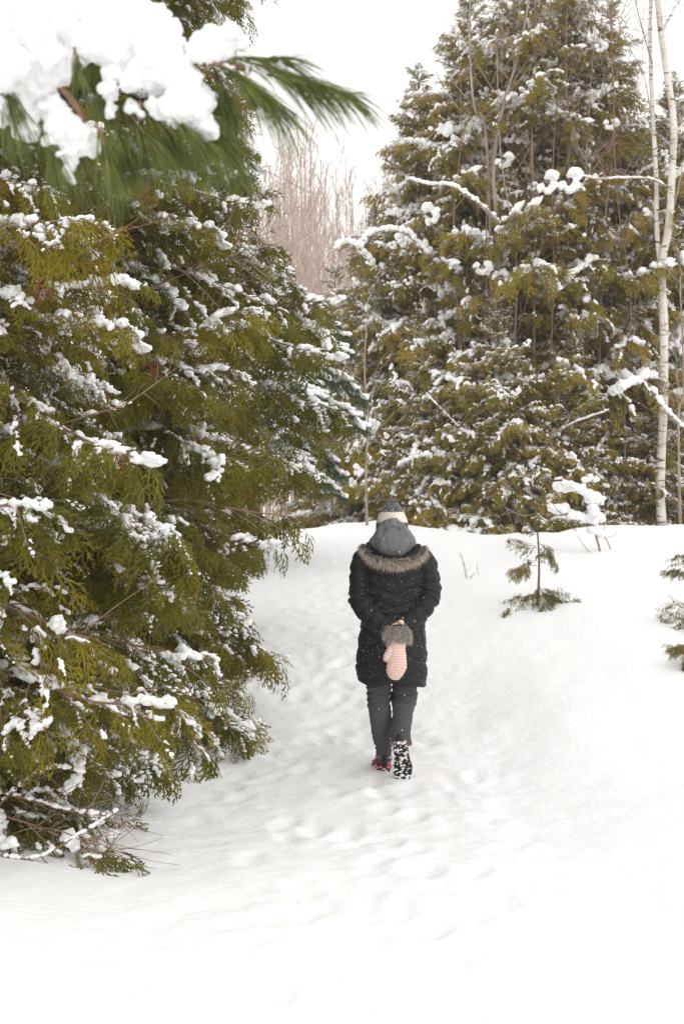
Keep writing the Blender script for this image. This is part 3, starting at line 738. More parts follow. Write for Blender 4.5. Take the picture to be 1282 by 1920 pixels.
def near_pine():
    base = np.array([-1.9, 2.7, gz(-1.9, 2.7) - .05]); root = empty('pine_tree', tuple(base))
    tag(root, 'pine whose blurred snow-laden branch of long needles hangs into the upper left corner', 'tree')
    mb = MB(); hz = np.linspace(0, 6.5, 14); tube(mb, np.stack([.02 * np.sin(hz), 0 * hz, hz], 1), np.linspace(.11, .03, 14), 12); mb.build('trunk', M['pine_bark'], root)
    r = np.random.RandomState(9); Y = 2.45
    W = lambda pts: np.array([P(x, y, Y + dy) - base for x, y, dy in pts])
    start = np.array([0, 0, 2.55])
    limbs = [([(-350, -120, .2), (-60, 0, .05), (150, 60, 0), (330, 98, 0), (400, 114, 0), (470, 132, 0)], .0085, True),
             ([(-350, 20, .1), (-100, 60, 0), (30, 110, 0), (120, 170, 0), (160, 230, 0)], .007, True),
             ([(86, 50, 0), (112, 62, 0), (135, 75, 0), (143, 92, 0)], .006, False),
             ([(150, 60, 0), (240, 120, .02), (300, 190, .02), (350, 230, .0)], .005, False)]
    for pts, rad, attach in limbs:
        w = W(pts)
        if attach: w = np.vstack([start, w])
        mb = MB(); tube(mb, interp_path(w, 40), np.linspace(rad * 1.8 if attach else rad, rad * .6, 40), 8); mb.build('branch', M['pine_bark'], root)
    sh = [((400, 112), (535, 112), 0), ((470, 118), (600, 160), 0), ((560, 150), (655, 178), .02), ((400, 116), (470, 160), -.02), ((440, 135), (520, 200), 0), ((395, 118), (430, 190), .03),
          ((330, 180), (400, 250), .02), ((300, 190), (370, 262), -.02), ((260, 190), (330, 270), 0), ((230, 200), (290, 280), .03), ((200, 190), (230, 280), 0), ((180, 230), (205, 300), -.02),
          ((140, 90), (146, 125), -.04), ((70, 200), (100, 285), .0), ((-20, 120), (20, 190), -.02), ((-30, 150), (10, 215), .02), ((20, 130), (35, 180), .03), ((350, 120), (410, 190), .04),
          ((370, 200), (425, 280), .03), ((110, 230), (140, 280), .03), ((500, 140), (570, 165), .03), ((165, 100), (185, 150), .03)]
    for (a, b, dy) in sh:
        pa, pb = P(*a, Y + dy) - base, P(*b, Y + dy + r.normal() * .02) - base
        mb = MB(); tube(mb, interp_path([pa, (pa + pb) / 2 + np.array([0, 0, .004]), pb], 8), np.linspace(.0028, .0016, 8), 5, 1)
        ln = np.linalg.norm(pb - pa)
        needles(mb, pa, pb, int(50 + 700 * ln), .092 if a != (140, 90) else .06, .0008, r, .55 if a != (140, 90) else .4, .45)
        mb.build('shoot', [M['needle'], M['pine_bark']], root, False)
    lumps = {  # px, py, radius px
        'a': [(-60, 20, 90), (0, 30, 80), (50, 60, 70), (80, 110, 60), (-40, 110, 80), (20, 140, 60), (30, 190, 42), (45, 225, 30), (50, 245, 20), (10, 100, 70), (60, 20, 60), (70, 160, 35)],
        'b': [(120, 30, 50), (170, 30, 60), (230, 40, 62), (280, 60, 55), (230, 90, 60), (170, 80, 45), (290, 110, 55), (320, 150, 50), (345, 190, 45), (370, 220, 36), (388, 246, 22), (270, 150, 36), (208, 140, 28), (206, 175, 20), (206, 200, 15), (208, 214, 9), (310, 210, 22), (285, 200, 18), (100, 45, 20), (300, 30, 25)],
        'c': [(370, 88, 24), (395, 78, 34), (425, 76, 32), (448, 82, 18), (400, 95, 24), (350, 100, 14), (435, 88, 20)],
        'd': [(110, 215, 26), (120, 245, 34), (145, 258, 34), (165, 270, 26), (180, 276, 14), (105, 265, 20), (112, 290, 14), (130, 290, 20), (105, 225, 22), (95, 200, 25)],
        'e': [(132, 315, 14), (130, 328, 12), (133, 300, 12)], 'f': [(465, 128, 8), (525, 122, 10), (532, 128, 8)], 'g': [(430, 125, 10), (440, 128, 8), (250, 200, 14), (262, 215, 10)]}
    for k, L in lumps.items():
        bl = []
        for (x, y, R) in L:
            for z in range(5):
                q = R * Y / 2667; p = P(x + r.normal() * R * .28, y + r.normal() * R * .28, Y + r.normal() * q * .35) - base; s = q * r.uniform(.55, .8)
                bl.append((*p, s * r.uniform(.9, 1.2), s, s * r.uniform(.8, 1.05), r.rand() * 3))
        link('snow', snow_mesh('snow', bl, .0032 if k != 'a' else .004, 1.3, 70, 1, 2), root, [M['snow']])
near_pine()

def far_pine():
    b = P(478, 1100, 16.4); b[2] = gz(b[0], b[1]) - .05; root = empty('pine_tree', tuple(b))
    tag(root, 'blue-green pine with drooping snowy boughs peeping out behind the left cedars', 'tree')
    mb = MB(); hz = np.linspace(0, 3.7, 12); tube(mb, np.stack([0 * hz, 0 * hz, hz], 1), np.linspace(.07, .015, 12), 8); mb.build('trunk', M['pine_bark'], root)
    protos = []
    for i in range(3):
        r = np.random.RandomState(400 + i); mb = MB(); bl = []
        s = np.linspace(0, 1, 12)[:, None]; st = np.hstack([s, .05 * np.sin(s * 4 + i), .25 * s - .62 * s ** 2]); tube(mb, st, np.linspace(.014, .005, 12), 5, 1)
        for k in range(26):
            t = .2 + .8 * k / 26; j = min(int(t * 11), 10); p = st[j]; sd = 1 if k % 2 else -1
            d = np.array([.75, sd * .65 * r.uniform(.5, 1.2), -.35 + r.normal() * .15]); L = .28 * (1.2 - t) + .08; e = p + d * L
            tube(mb, [p, (p + e) / 2, e], [.004, .003, .002], 3, 1, False); needles(mb, p + (e - p) * .2, e, 85, .11, .0022, r, .9, .5)
            for u in np.arange(.1, 1.25, .13): q = p + (e - p) * u; R = r.uniform(.024, .042); bl.append((q[0], q[1], q[2] + .02, R * 1.2, R, R * .75, r.rand() * 3))
        m1 = mb.mesh('pine_bough', False); m1.materials.append(M['needle_blue']); m1.materials.append(M['pine_bark'])
        m2 = snow_mesh('snow', bl, .011, .5, 40, 1); m2.materials.append(M['snow']); protos.append((m1, m2))
    r = np.random.RandomState(5)
    for k in range(40):
        z = 1.2 + 2.45 * k / 40; me, sn = protos[k % 3]; o = bpy.data.objects.new('bough', me); COL.objects.link(o); o.parent = root
        R = np.interp(z, [1.7, 2.4, 3.0, 3.7], [1.1, 1.3, 1.1, .4]) * r.uniform(.85, 1.1); o.location = (0, 0, z); o.rotation_euler = (0, r.normal() * .1, k * 2.4); o.scale = (R, R, R)
        s = bpy.data.objects.new('snow', sn); COL.objects.link(s); s.parent = o; s['kind'] = 'stuff'
far_pine()

# ------------------------------------------------------------------ the walker
M['coat'] = mat('black_coat', (.010, .010, .0115), .6, .3, bump=(220, .25, .0015), sheen=.04)
M['lining'] = mat('collar_lining', (.012, .012, .013), .8, .2)
M['trouser'] = mat('grey_trouser', (.060, .062, .066), .75, .25, noise=(6, (.092, .094, .10), .35, .7), bump=(260, .2, .001))
M['hood'] = mat('grey_hood', (.135, .133, .138), .6, .3, noise=(8, (.17, .168, .172), .35, .7), bump=(200, .15, .001))
M['knit_dark'] = mat('dark_knit', (.028, .028, .033), .95, .1, noise=(170, (.34, .34, .35), .47, .66), bump=(160, .8, .003))
M['knit_cream'] = mat('cream_knit', (.82, .77, .67), .95, .1, noise=(120, (.66, .60, .50), .45, .8), bump=(160, .7, .003))
M['knit_pink'] = mat('pink_knit', (.83, .61, .55), .95, .1, noise=(90, (.70, .44, .39), .5, .85), bump=(240, .5, .002))
M['skin'] = mat('skin', (.55, .34, .26), .6, .3)
M['hair'] = mat('hair', (.05, .03, .02), .6, .3)
M['fur'] = vcol_mat('fur', .85)
M['boot_red'] = mat('boot_red', (.42, .03, .055), .6, .3, noise=(50, (.55, .16, .18), .5, .8))
M['rubber'] = mat('boot_rubber', (.022, .022, .024), .7, .3)
M['yellow'] = mat('boot_yellow', (.75, .40, .02), .5, .3)

def loft(mb, rings, n=64, m=60, disp=None, cap0=True, cap1=True, matf=None, power=2.0, mat=0):
    """rings: rows x,y,z,half width,half depth; each ring perpendicular to the path; disp(theta, s, P) pushes outwards"""
    R = interp_path(rings, m); C = R[:, :3]; t = np.gradient(C, axis=0); t /= np.linalg.norm(t, axis=1)[:, None]
    back = np.array([0, -1., 0]); u = np.cross(t, back); bad = np.linalg.norm(u, axis=1) < 1e-3; u[bad] = [1, 0, 0]
    u /= np.linalg.norm(u, axis=1)[:, None]
    if u[:, 0].mean() < 0: u = -u
    w = np.cross(t, u); w *= np.sign((w @ np.array([0, -1., 0])))[:, None] + (np.abs(w @ np.array([0, -1., 0])) < 1e-6)[:, None]
    a = np.linspace(0, 2 * np.pi, n, endpoint=False); ca, sa = np.cos(a), np.sin(a)
    ex = 2 / power; cx = np.sign(ca) * np.abs(ca) ** ex; sx = np.sign(sa) * np.abs(sa) ** ex
    A = np.maximum(R[:, 3], .0005); B = np.maximum(R[:, 4], .0005)
    V = C[:, None] + (A[:, None] * cx)[..., None] * u[:, None] + (B[:, None] * sx)[..., None] * w[:, None]
    if disp is not None:
        N = ca[None, :, None] * u[:, None] + sa[None, :, None] * w[:, None]
        arc = np.concatenate([[0], np.cumsum(np.linalg.norm(np.diff(C, axis=0), axis=1))])
        D = disp(np.broadcast_to(a, (m, n)), np.broadcast_to(arc[:, None], (m, n)), V)
        V = V + N * D[..., None]
    v = V.reshape(-1, 3); i = np.arange(m - 1)[:, None] * n; j = np.arange(n)[None]; j2 = (j + 1) % n
    flip = np.dot(np.cross(u[m // 2], w[m // 2]), t[m // 2]) < 0
    q = np.stack([i + j, i + j2, i + n + j2, i + n + j], -1).reshape(-1, 4)
    if flip: q = q[:, ::-1]
    tr = []
    if cap0: v = np.vstack([v, C[0]]); tr += [((len(v) - 1), (k + 1) % n, k) for k in range(n)]
    if cap1: v = np.vstack([v, C[-1]]); b = len(v) - 1; tr += [(b, (m - 1) * n + k, (m - 1) * n + (k + 1) % n) for k in range(n)]
    tr = np.array(tr) if tr else None
    if flip and tr is not None: tr = tr[:, ::-1]
    if matf is None: mb.add(v, tr, q, mat)
    else:
        zc = v[q].mean(1); mi = matf(zc); s0 = mb.n
        for k in np.unique(mi): mb.q.append(q[mi == k] + s0); mb.qm.append(np.full((mi == k).sum(), k))
        mb.add(v, tr, None, int(mi[-1]))
    return V

def fur(mb, pts, dirs, L, w, cols, r, sag=.5):
    n = len(pts); d = dirs + r.normal(size=(n, 3)) * .45; d /= np.linalg.norm(d, axis=1)[:, None]
    l = (L * r.uniform(.5, 1.25, n))[:, None]; s = np.cross(d, r.normal(size=(n, 3))); s /= np.linalg.norm(s, axis=1)[:, None]
    curl = r.normal(size=(n, 3)) * .3; rows = []
    for k, ww in ((0, 1), (.4, 1), (.75, .7), (1, .1)):
        c = pts + d * l * k + (np.array([0, 0, -1.]) * sag + curl) * l * k * k; rows += [c + s * w * ww, c - s * w * ww]
    v = np.stack(rows, 1); ci = r.randint(0, len(cols), n); base = np.array(cols)[ci] * r.uniform(.8, 1.15, (n, 1))
    dark = np.array([.05, .035, .028]); f = np.array([.2, .2, .65, .65, 1, 1, 1, 1])[None, :, None]
    c = dark * (1 - f) + base[:, None] * f
    i = np.arange(n)[:, None] * 8
    q = np.concatenate([i + np.array([a, a + 1, a + 3, a + 2]) for a in (0, 2, 4)])
    mb.add(v.reshape(-1, 3), None, q, 0); mb.c.append(c.reshape(-1, 3))

def walker():
    X0, Y0 = .305, 8.65; z0 = gz(X0, Y0) + .004
    root = empty('person', (X0, Y0, z0))
    tag(root, 'person walking away in black quilted coat and striped knit hat, pink-mittened hands behind back', 'person')
    r = np.random.RandomState(2)
    # ---- body: one continuous skinned figure
    J = {'pel': ((0, 0, .86), .115), 'wst': ((0, .0, 1.02), .10), 'cst': ((.01, .02, 1.2), .115), 'nck0': ((.01, .02, 1.36), .05), 'nck': ((.005, .05, 1.43), .045), 'hd0': ((0, .075, 1.50), .075), 'hd1': ((0, .07, 1.575), .078), 'hd2': ((0, .06, 1.63), .04),
         'lsh': ((-.165, .01, 1.31), .05), 'lel': ((-.185, -.03, 1.055), .036), 'lwr': ((-.02, -.215, .90), .026), 'lpa': ((-.005, -.232, .83), .034), 'lfi': ((.01, -.235, .72), .02), 'lth': ((-.04, -.238, .79), .014),
         'rsh': ((.185, .01, 1.31), .05), 'rel': ((.215, -.03, 1.075), .036), 'rwr': ((.045, -.185, .925), .026), 'rpa': ((.0, -.19, .88), .03), 'rfi': ((-.07, -.195, .84), .02), 'rth': ((.0, -.2, .93), .012),
         'lhp': ((-.085, 0, .82), .085), 'lkn': ((-.09, .03, .45), .052), 'lan': ((-.045, .12, .09), .035), 'lto': ((-.05, .28, .04), .03),
         'rhp': ((.085, 0, .82), .085), 'rkn': ((.075, .05, .44), .052), 'ran': ((.045, -.09, .22), .03), 'rto': ((.055, -.06, .05), .018), 'nose': ((0, .165, 1.50), .012)}
    E = [('pel', 'wst'), ('wst', 'cst'), ('cst', 'nck0'), ('nck0', 'nck'), ('nck', 'hd0'), ('hd0', 'hd1'), ('hd1', 'hd2'), ('hd0', 'nose'), ('cst', 'lsh'), ('lsh', 'lel'), ('lel', 'lwr'), ('lwr', 'lpa'), ('lpa', 'lfi'), ('lpa', 'lth'),
         ('cst', 'rsh'), ('rsh', 'rel'), ('rel', 'rwr'), ('rwr', 'rpa'), ('rpa', 'rfi'), ('rpa', 'rth'), ('pel', 'lhp'), ('lhp', 'lkn'), ('lkn', 'lan'), ('lan', 'lto'), ('pel', 'rhp'), ('rhp', 'rkn'), ('rkn', 'ran'), ('ran', 'rto')]
    ks = list(J); me = bpy.data.meshes.new('body'); me.from_pydata([J[k][0] for k in ks], [(ks.index(a), ks.index(b)) for a, b in E], [])
    o = bpy.data.objects.new('body', me); COL.objects.link(o)
    md = o.modifiers.new('skin', 'SKIN'); lay = me.skin_vertices[0] if me.skin_vertices else None
    if lay is None:
        bpy.context.view_layer.objects.active = o; bpy.ops.mesh.customdata_skin_add(); lay = me.skin_vertices[0]
    for i, k in enumerate(ks): lay.data[i].radius = (J[k][1],) * 2; lay.data[i].use_root = (k == 'pel')
    o.modifiers.new('sub', 'SUBSURF').levels = 2
    dg = bpy.context.evaluated_depsgraph_get(); m2 = bpy.data.meshes.new_from_object(o.evaluated_get(dg)); bpy.data.objects.remove(o)
    for p in m2.polygons: p.use_smooth = True
    link('body', m2, root, [M['skin']])

    # ---- coat body
    def puff(ph, p=.55): return np.abs(np.sin(np.pi * ph)) ** p
    def wr(V, f, a): return a * n3(V.reshape(-1, 3), f).reshape(V.shape[:2])
    def coat_disp(a, s, V):
        x = np.abs(V[..., 0] - .01); z = V[..., 2]
        up = puff((z - .42 * x) / .078, .45) * .015; dn = puff((z + .42 * x + .02) / .098, .45) * .013
        k = sstep(.93, 1.0, z); d = up * k + dn * (1 - k)
        d -= .008 * np.exp(-((z - .975) / .012) ** 2)
        seam = np.exp(-((x - .118 - .25 * np.abs(z - 1.0)) / .006) ** 2) * .004
        return d - seam + wr(V, 9, .012) + wr(V * np.array([1, 1, 2.4]), 34, .006) - .004
    mb = MB()
    rings = [(0, .0, .565, .205, .150), (0, .0, .60, .208, .154), (0, 0, .70, .208, .155), (0, 0, .82, .200, .150), (.005, 0, .92, .186, .140), (.012, 0, 1.0, .174, .128), (.012, 0, 1.08, .178, .125),
             (.010, .0, 1.17, .19, .125), (.008, .005, 1.25, .202, .12), (.008, .01, 1.31, .203, .108), (.008, .015, 1.35, .168, .092), (.008, .02, 1.385, .11, .078), (.006, .025, 1.42, .07, .07), (.005, .035, 1.45, .055, .06)]
    V = loft(mb, rings, 128, 190, coat_disp, cap0=False, power=2.35)
    # hem curls inwards
    hem = V[0]; cin = hem.mean(0); mb2 = []
    for k, (sc, dz) in enumerate([(1, 0), (.985, -.010), (.955, -.008), (.93, .02), (.93, .12)]):
        mb2.append(cin + (hem - cin) * np.array([sc, sc, 1]) + np.array([0, 0, dz]))
    H = np.array(mb2); n = H.shape[1]; i = np.arange(4)[:, None] * n; j = np.arange(n)[None]; j2 = (j + 1) % n
    mb.add(H.reshape(-1, 3), None, np.stack([i + j, i + n + j, i + n + j2, i + j2], -1).reshape(-1, 4))
    coat = mb.build('coat', M['coat'], root)
    me = coat.data; nv = len(me.vertices); co = np.zeros(nv * 3, np.float32); me.vertices.foreach_get('co', co); co = co.reshape(-1, 3)
    lowm = sstep(.72, .56, co[:, 2]); xs = co[:, 0]                   # uneven hem: scalloped, dips on the right where the side vent hangs
    co[:, 2] += lowm * (.012 * np.cos(xs * 26) - .022 * sstep(.14, .2, xs) + .01 * sstep(-.1, -.2, xs))
    me.vertices.foreach_set('co', co.ravel()); me.update()
    def sleeve(pts, ph):
        def dsp(a, s, V):
            k = sstep(.03, .1, s)
            return puff((s + .015 * np.cos(a + ph)) / .068, .45) * .013 * k + wr(V, 18, .012) + wr(V, 45, .007) + .012 * np.exp(-((s - .29) / .05) ** 2) * np.sin(s * 160 + a) * .5 - .004
        mb = MB(); loft(mb, pts, 56, 110, dsp, power=2.1); return mb.build('sleeve', M['coat'], root)
    sleeve([(-.128, .01, 1.345, .03, .05), (-.165, .005, 1.318, .066, .074), (-.188, -.005, 1.24, .064, .072), (-.196, -.02, 1.14, .064, .068), (-.188, -.055, 1.055, .062, .064), (-.155, -.105, .995, .058, .058),
            (-.10, -.155, .942, .053, .052), (-.045, -.19, .898, .046, .045), (-.018, -.205, .875, .04, .04)], 0)
    sleeve([(.145, .01, 1.345, .03, .05), (.185, .005, 1.318, .064, .074), (.207, -.005, 1.24, .062, .072), (.222, -.02, 1.15, .064, .068), (.216, -.05, 1.075, .062, .064), (.178, -.095, 1.01, .058, .058),
            (.125, -.135, .958, .053, .052), (.075, -.165, .92, .046, .045), (.045, -.178, .90, .04, .04)], 2)
    # shoulder yoke seam welt
    for s in (-1, 1):
        pts = [(s * .195 + .01, -.05, 1.375 - .02), (s * .183 + .01, -.095, 1.30), (s * .165 + .01, -.118, 1.2), (s * .155 + .01, -.122, 1.1)]
        mb = MB(); tube(mb, interp_path(pts, 20), .0035, 6); mb.build('seam', M['coat'], root)

    # ---- folded-back lining, fur ruff, hood
    mb = MB(); a = np.linspace(-.15, np.pi + .15, 60)
    def ruff(a, k=1.0, dz=0.0):
        x = .008 + np.cos(a) * .185 * k; y = -.01 - np.sin(a) * .155 * k; z = 1.372 - .082 * np.sin(a) ** 1.2 * (np.sin(a) > 0) + dz + .012 * (np.cos(a) < -.8)
        return np.stack([x, y, z], -1)
    a = np.linspace(.02, np.pi - .02, 60)
    tube(mb, ruff(a, .8, .012), .034 * np.sin(np.clip(a, .25, 2.9)) ** .3, 10); mb.build('collar', M['lining'], root)
    mb = MB(); n = 11000; aa = r.uniform(-.05, np.pi + .05, n); b = r.uniform(0, 2 * np.pi, n)
    c = ruff(aa); out = np.stack([np.cos(aa), -np.sin(aa) * .9, 0 * aa - .15], -1)
    rr = .021 * (1 - .25 * np.abs(np.cos(aa)))
    nn = out * np.cos(b)[:, None] + np.array([0, 0, 1.]) * np.sin(b)[:, None]
    mb2 = MB(); tube(mb2, ruff(a), .02, 10); 
    fur(mb, c + nn * rr[:, None], nn * .55 + out * .45 + np.array([0, 0, -.35]), .024, .0007, [(.80, .66, .52), (.88, .80, .70), (.22, .15, .11), (.05, .035, .03), (.95, .93, .9), (.62, .47, .36), (.75, .60, .46)], r)
    fr = mb.build('fur_collar', M['fur'], root, False)
    mb2.build('fur_backing', M['lining'], fr)
    def hood_disp(a, s, V):
        back = np.clip(np.sin(a), 0, 1); x = V[..., 0]; z = V[..., 2]
        fold = .016 * np.exp(-((np.abs(x - .002) - .040 - .25 * (1.52 - z)) / .008) ** 2) * sstep(1.40, 1.46, z) * sstep(1.56, 1.53, z)
        groove = -.026 * np.exp(-((np.abs(x - .012) - .050 - .38 * (1.52 - z)) / .007) ** 2) * sstep(1.42, 1.47, z)
        return (fold + groove) * back - .014 * back * np.exp(-((z - 1.505 + 9 * x * x) / .006) ** 2) * (np.abs(x) < .06) + wr(V * np.array([1.8, 1, .5]), 24, .016) + wr(V * np.array([1.8, 1, .6]), 60, .004)
    mb = MB()
    loft(mb, [(.002, -.075, 1.340, .02, .02), (.002, -.08, 1.346, .065, .045), (.003, -.085, 1.362, .100, .070), (.003, -.085, 1.39, .126, .085), (.003, -.075, 1.42, .138, .088), (.002, -.06, 1.448, .126, .086), (.001, -.045, 1.49, .098, .078),
              (0, -.035, 1.53, .066, .062), (0, -.03, 1.548, .042, .042), (0, -.028, 1.555, .012, .015)], 96, 90, hood_disp, power=2.1)
    mb.build('hood', M['hood'], root)
    # ---- hat
    hring = [(0, .06, 1.44, .09, .10), (0, .055, 1.48, .0955, .105), (0, .05, 1.53, .0935, .10), (0, .047, 1.575, .078, .084), (0, .045, 1.61, .059, .066), (0, .043, 1.64, .040, .045), (0, .04, 1.666, .020, .026), (0, .04, 1.676, .004, .005)]
    mb = MB()
    loft(mb, hring, 88, 90, lambda a, s, V: .0022 * np.abs(np.sin(a * 30)) + .0014 * np.sin(s * 620) + wr(V, 20, .004),
         matf=lambda c: np.where((c[:, 2] > 1.530) & (c[:, 2] < 1.594 + .003 * np.sin(c[:, 0] * 300)), 1, 0))
    hat = mb.build('knit_hat', [M['knit_dark'], M['knit_cream']], root)
    mb = MB(); n = 2600; k = r.randint(0, 7, n); tt = r.rand(n); hr = np.array(hring); R = hr[k] * (1 - tt[:, None]) + hr[k + 1] * tt[:, None]; aa = r.rand(n) * 6.283
    nn = np.stack([np.cos(aa), np.sin(aa), 0 * aa + .2], -1); pp = R[:, :3] + np.stack([np.cos(aa) * R[:, 3], np.sin(aa) * R[:, 4], 0 * aa], -1)
    fur(mb, pp, nn, .007, .0003, [(.5, .5, .5), (.8, .75, .65)], r, .1); mb.build('wool_fuzz', M['fur'], hat, False)
    # hair under the hat, seen only from the front and sides
    mb = MB(); loft(mb, [(0, .05, 1.40, .07, .06), (0, .05, 1.46, .085, .085), (0, .05, 1.52, .088, .09)], 24, 12); mb.build('hair', M['hair'], root)

    # ---- trousers
    def leg(pts, seed, knee):
        def dsp(a, s, V):
            W = V * np.array([.7, .7, 1.8]); Q = W + seed
            k = .4 + 1.6 * np.exp(-((V[..., 2] - knee) / .045) ** 2) + 1.3 * np.exp(-((V[..., 2] - .16) / .05) ** 2)
            dg_ = V[..., 2] + .5 * (V[..., 0]) * (1 if seed > 1 else -1)
            return wr(Q, 12, .013) + wr(Q, 26, .008) * k + .004 * k * np.sin(dg_ * 170 + 2 * np.sin(a)) * .6
        mb = MB(); loft(mb, pts, 72, 130, dsp, power=2.3); return mb
    lg = leg([(-.082, .0, .86, .085, .10), (-.080, .01, .70, .083, .095), (-.079, .02, .56, .0735, .085), (-.078, .03, .45, .071, .078), (-.072, .05, .34, .066, .072), (-.062, .08, .24, .062, .07), (-.052, .105, .155, .055, .066), (-.047, .12, .10, .050, .064), (-.047, .125, .075, .049, .064)], 1.0, .47)
    mm = leg([(.082, .0, .86, .085, .10), (.080, .02, .70, .082, .095), (.078, .045, .56, .0745, .085), (.076, .05, .475, .074, .08), (.066, .02, .40, .070, .076), (.056, -.03, .31, .068, .072), (.049, -.07, .26, .066, .070), (.047, -.10, .215, .064, .068), (.047, -.105, .192, .063, .066)], 4.0, .47)
    for t in (mm,):
        for arr in t.v: lg_n = lg.n; lg.v.append(arr); 
        for q in t.q: lg.q.append(q + lg_n)
        for q in t.t: lg.t.append(q + lg_n)
        lg.qm += t.qm; lg.tm += t.tm; lg.n += t.n
    lg.build('trousers', M['trouser'], root)

    # ---- mittens
    def mitten(rings, thumb, seed, ridge=True):
        def dsp(a, s, V):
            row = s / .0155
            sc = np.abs(np.sin(np.pi * (row + .22 * np.abs(np.sin(a * 7 + (np.floor(row) % 2) * 1.57)))))
            return .0065 * sc - .003 + wr(V, 60, .004)
        mb = MB(); loft(mb, rings, 110, 130, dsp, power=2.2); loft(mb, thumb, 48, 50, dsp)
        return mb.build('mitten', M['knit_pink'], root)
    lm = mitten([(.015, -.232, .875, .035, .022), (.02, -.243, .845, .046, .028), (.022, -.250, .81, .044, .03), (.022, -.253, .76, .048, .031), (.019, -.253, .70, .057, .031), (.012, -.252, .665, .054, .03), (.008, -.250, .635, .045, .027), (.006, -.249, .612, .028, .02), (.005, -.248, .603, .008, .008)],
           [(.005, -.25, .81, .014, .014), (-.012, -.258, .79, .019, .017), (-.030, -.264, .765, .019, .017), (-.042, -.266, .738, .0175, .016), (-.048, -.266, .72, .012, .012), (-.050, -.266, .713, .003, .003)], 0)
    mitten([(.055, -.18, .925, .03, .024), (.035, -.195, .908, .034, .024), (.0, -.195, .88, .038, .024), (-.03, -.205, .855, .035, .024), (-.05, -.205, .83, .012, .01)],
           [(.04, -.20, .905, .014, .014), (.045, -.222, .925, .017, .015), (.042, -.238, .938, .015, .013), (.036, -.244, .932, .004, .004)], 3)
    mb = MB(); n = 8000; b = r.rand(n) * 6.283; t = r.rand(n)
    c0, c1 = np.array([.012, -.226, .925]), np.array([.032, -.238, .83]); cc = c0 + (c1 - c0) * t[:, None]
    e = np.stack([np.cos(b), -np.sin(b), 0 * b], -1); rad = np.stack([.054 + .014 * np.sin(np.pi * t), .036 + 0 * t, 0 * t], -1)
    fur(mb, cc + e * rad, e + np.array([-.15, 0, -.35]), .022, .0007, [(.72, .66, .62), (.52, .46, .43), (.86, .83, .80), (.10, .08, .07), (.30, .26, .24)], r)
    fc = mb.build('fur_cuff', M['fur'], lm, False)
    mb = MB(); loft(mb, [(.012, -.222, .925, .05, .03), (.02, -.228, .88, .058, .034), (.03, -.235, .83, .055, .032)], 40, 20); mb.build('cuff_backing', M['lining'], fc)

    # ---- boots (toe along +y, sole down), then placed
    def boot(mw, seed, packed):
        r = np.random.RandomState(seed); L = .27
        bt = empty('boot', (0, 0, 0)); bt.parent = root; bt.matrix_local = mw
        ys = np.linspace(0, L, 26); hw = np.interp(ys / L, [0, .04, .12, .3, .5, .72, .88, .97, 1], [.020, .034, .043, .041, .044, .057, .049, .028, .006])
        cx = .006 * np.sin(ys / L * 3)
        def slab(z0, z1, gx, name, mt, parent):
            o_ = np.concatenate([np.stack([cx + hw + gx, ys], 1), np.stack([cx - hw - gx, ys], 1)[::-1]]); n = len(o_)
            v = np.vstack([np.c_[o_, np.full(n, z0)], np.c_[o_, np.full(n, (z0 + z1) / 2)] * [1.02, 1, 1], np.c_[o_, np.full(n, z1)], [[0, L / 2, z0], [0, L / 2, z1]]])
            j = np.arange(n); j2 = (j + 1) % n
            q = np.concatenate([np.stack([k * n + j, k * n + j2, (k + 1) * n + j2, (k + 1) * n + j], 1) for k in (0, 1)])
            t = np.concatenate([np.stack([np.full(n, 3 * n), j2, j], 1), np.stack([np.full(n, 3 * n + 1), 2 * n + j, 2 * n + j2], 1)])
            mb = MB(); mb.add(v, t, q); return mb.build(name, mt, parent)
        sole = slab(.0, .016, 0, 'sole', M['rubber'], bt)
        slab(.0162, .032, .003, 'rand', M['boot_red'], bt)
        up = MB()
        loft(up, [(0, .250, .030, .012, .010), (.004, .225, .042, .036, .020), (.004, .18, .052, .044, .032), (.002, .13, .068, .041, .045), (0, .085, .085, .038, .058), (0, .06, .12, .040, .052), (0, .058, .16, .042, .052), (0, .058, .175, .038, .048)], 40, 50,
             lambda a, s, V: wr(V, 60, .004)); up.build('upper', M['boot_red'], bt)
        k = MB(); tube(k, [(0, -.004, .03), (0, -.007, .06), (0, -.004, .10)], [.017, .02, .012], 8); k.build('heel_patch', M['rubber'], bt)
        for rr_ in range(9):                                    # tread lugs
            y = .016 + rr_ * .0285; w = np.interp(y, ys, hw)
            if .098 < y < .125: continue
            for c in ((-.72, -.24, .24, .72) if w > .034 else (-.6, .0, .6)):
                m = MB(); box(m, (np.interp(y, ys, cx) + c * w, y + .004 * abs(c), -.0045), (w * .36, .017, .010), 0, (0, 0, .35 * (1 if c > 0 else -1))); m.build('lug', M['rubber'], sole)
        for (x, y, s) in ((.0, .112, .016), (.028, .095, .010)):
            m = MB(); box(m, (x, y, -.0035), (s * 1.3, s, .008), 0, (0, 0, .5)); m.build('yellow_badge', M['yellow'], sole)
        bl = []
        for z in range(packed):
            y = r.beta(1.6, 1.1) * .25; w = np.interp(y, ys, hw)
            q = r.uniform(.002, .0085); bl.append((r.uniform(-.95, .95) * w, y, -.006 + r.normal() * .002, q * r.uniform(.8, 1.8), q * r.uniform(.8, 1.8), q * .7, r.rand() * 3))
        for z in range(packed // 2):
            y = r.rand() * .25; w = np.interp(y, ys, hw); q = r.uniform(.003, .007); sg = r.choice([-1, 1])
            bl.append((sg * w * 1.02, y, r.uniform(.0, .035), q, q * 1.8, q, 0))
        for z in range(14): q = r.uniform(.003, .007); bl.append((r.uniform(-.03, .03), -.002 + r.normal() * .003, r.uniform(.0, .03), q * 1.4, q, q, 0))
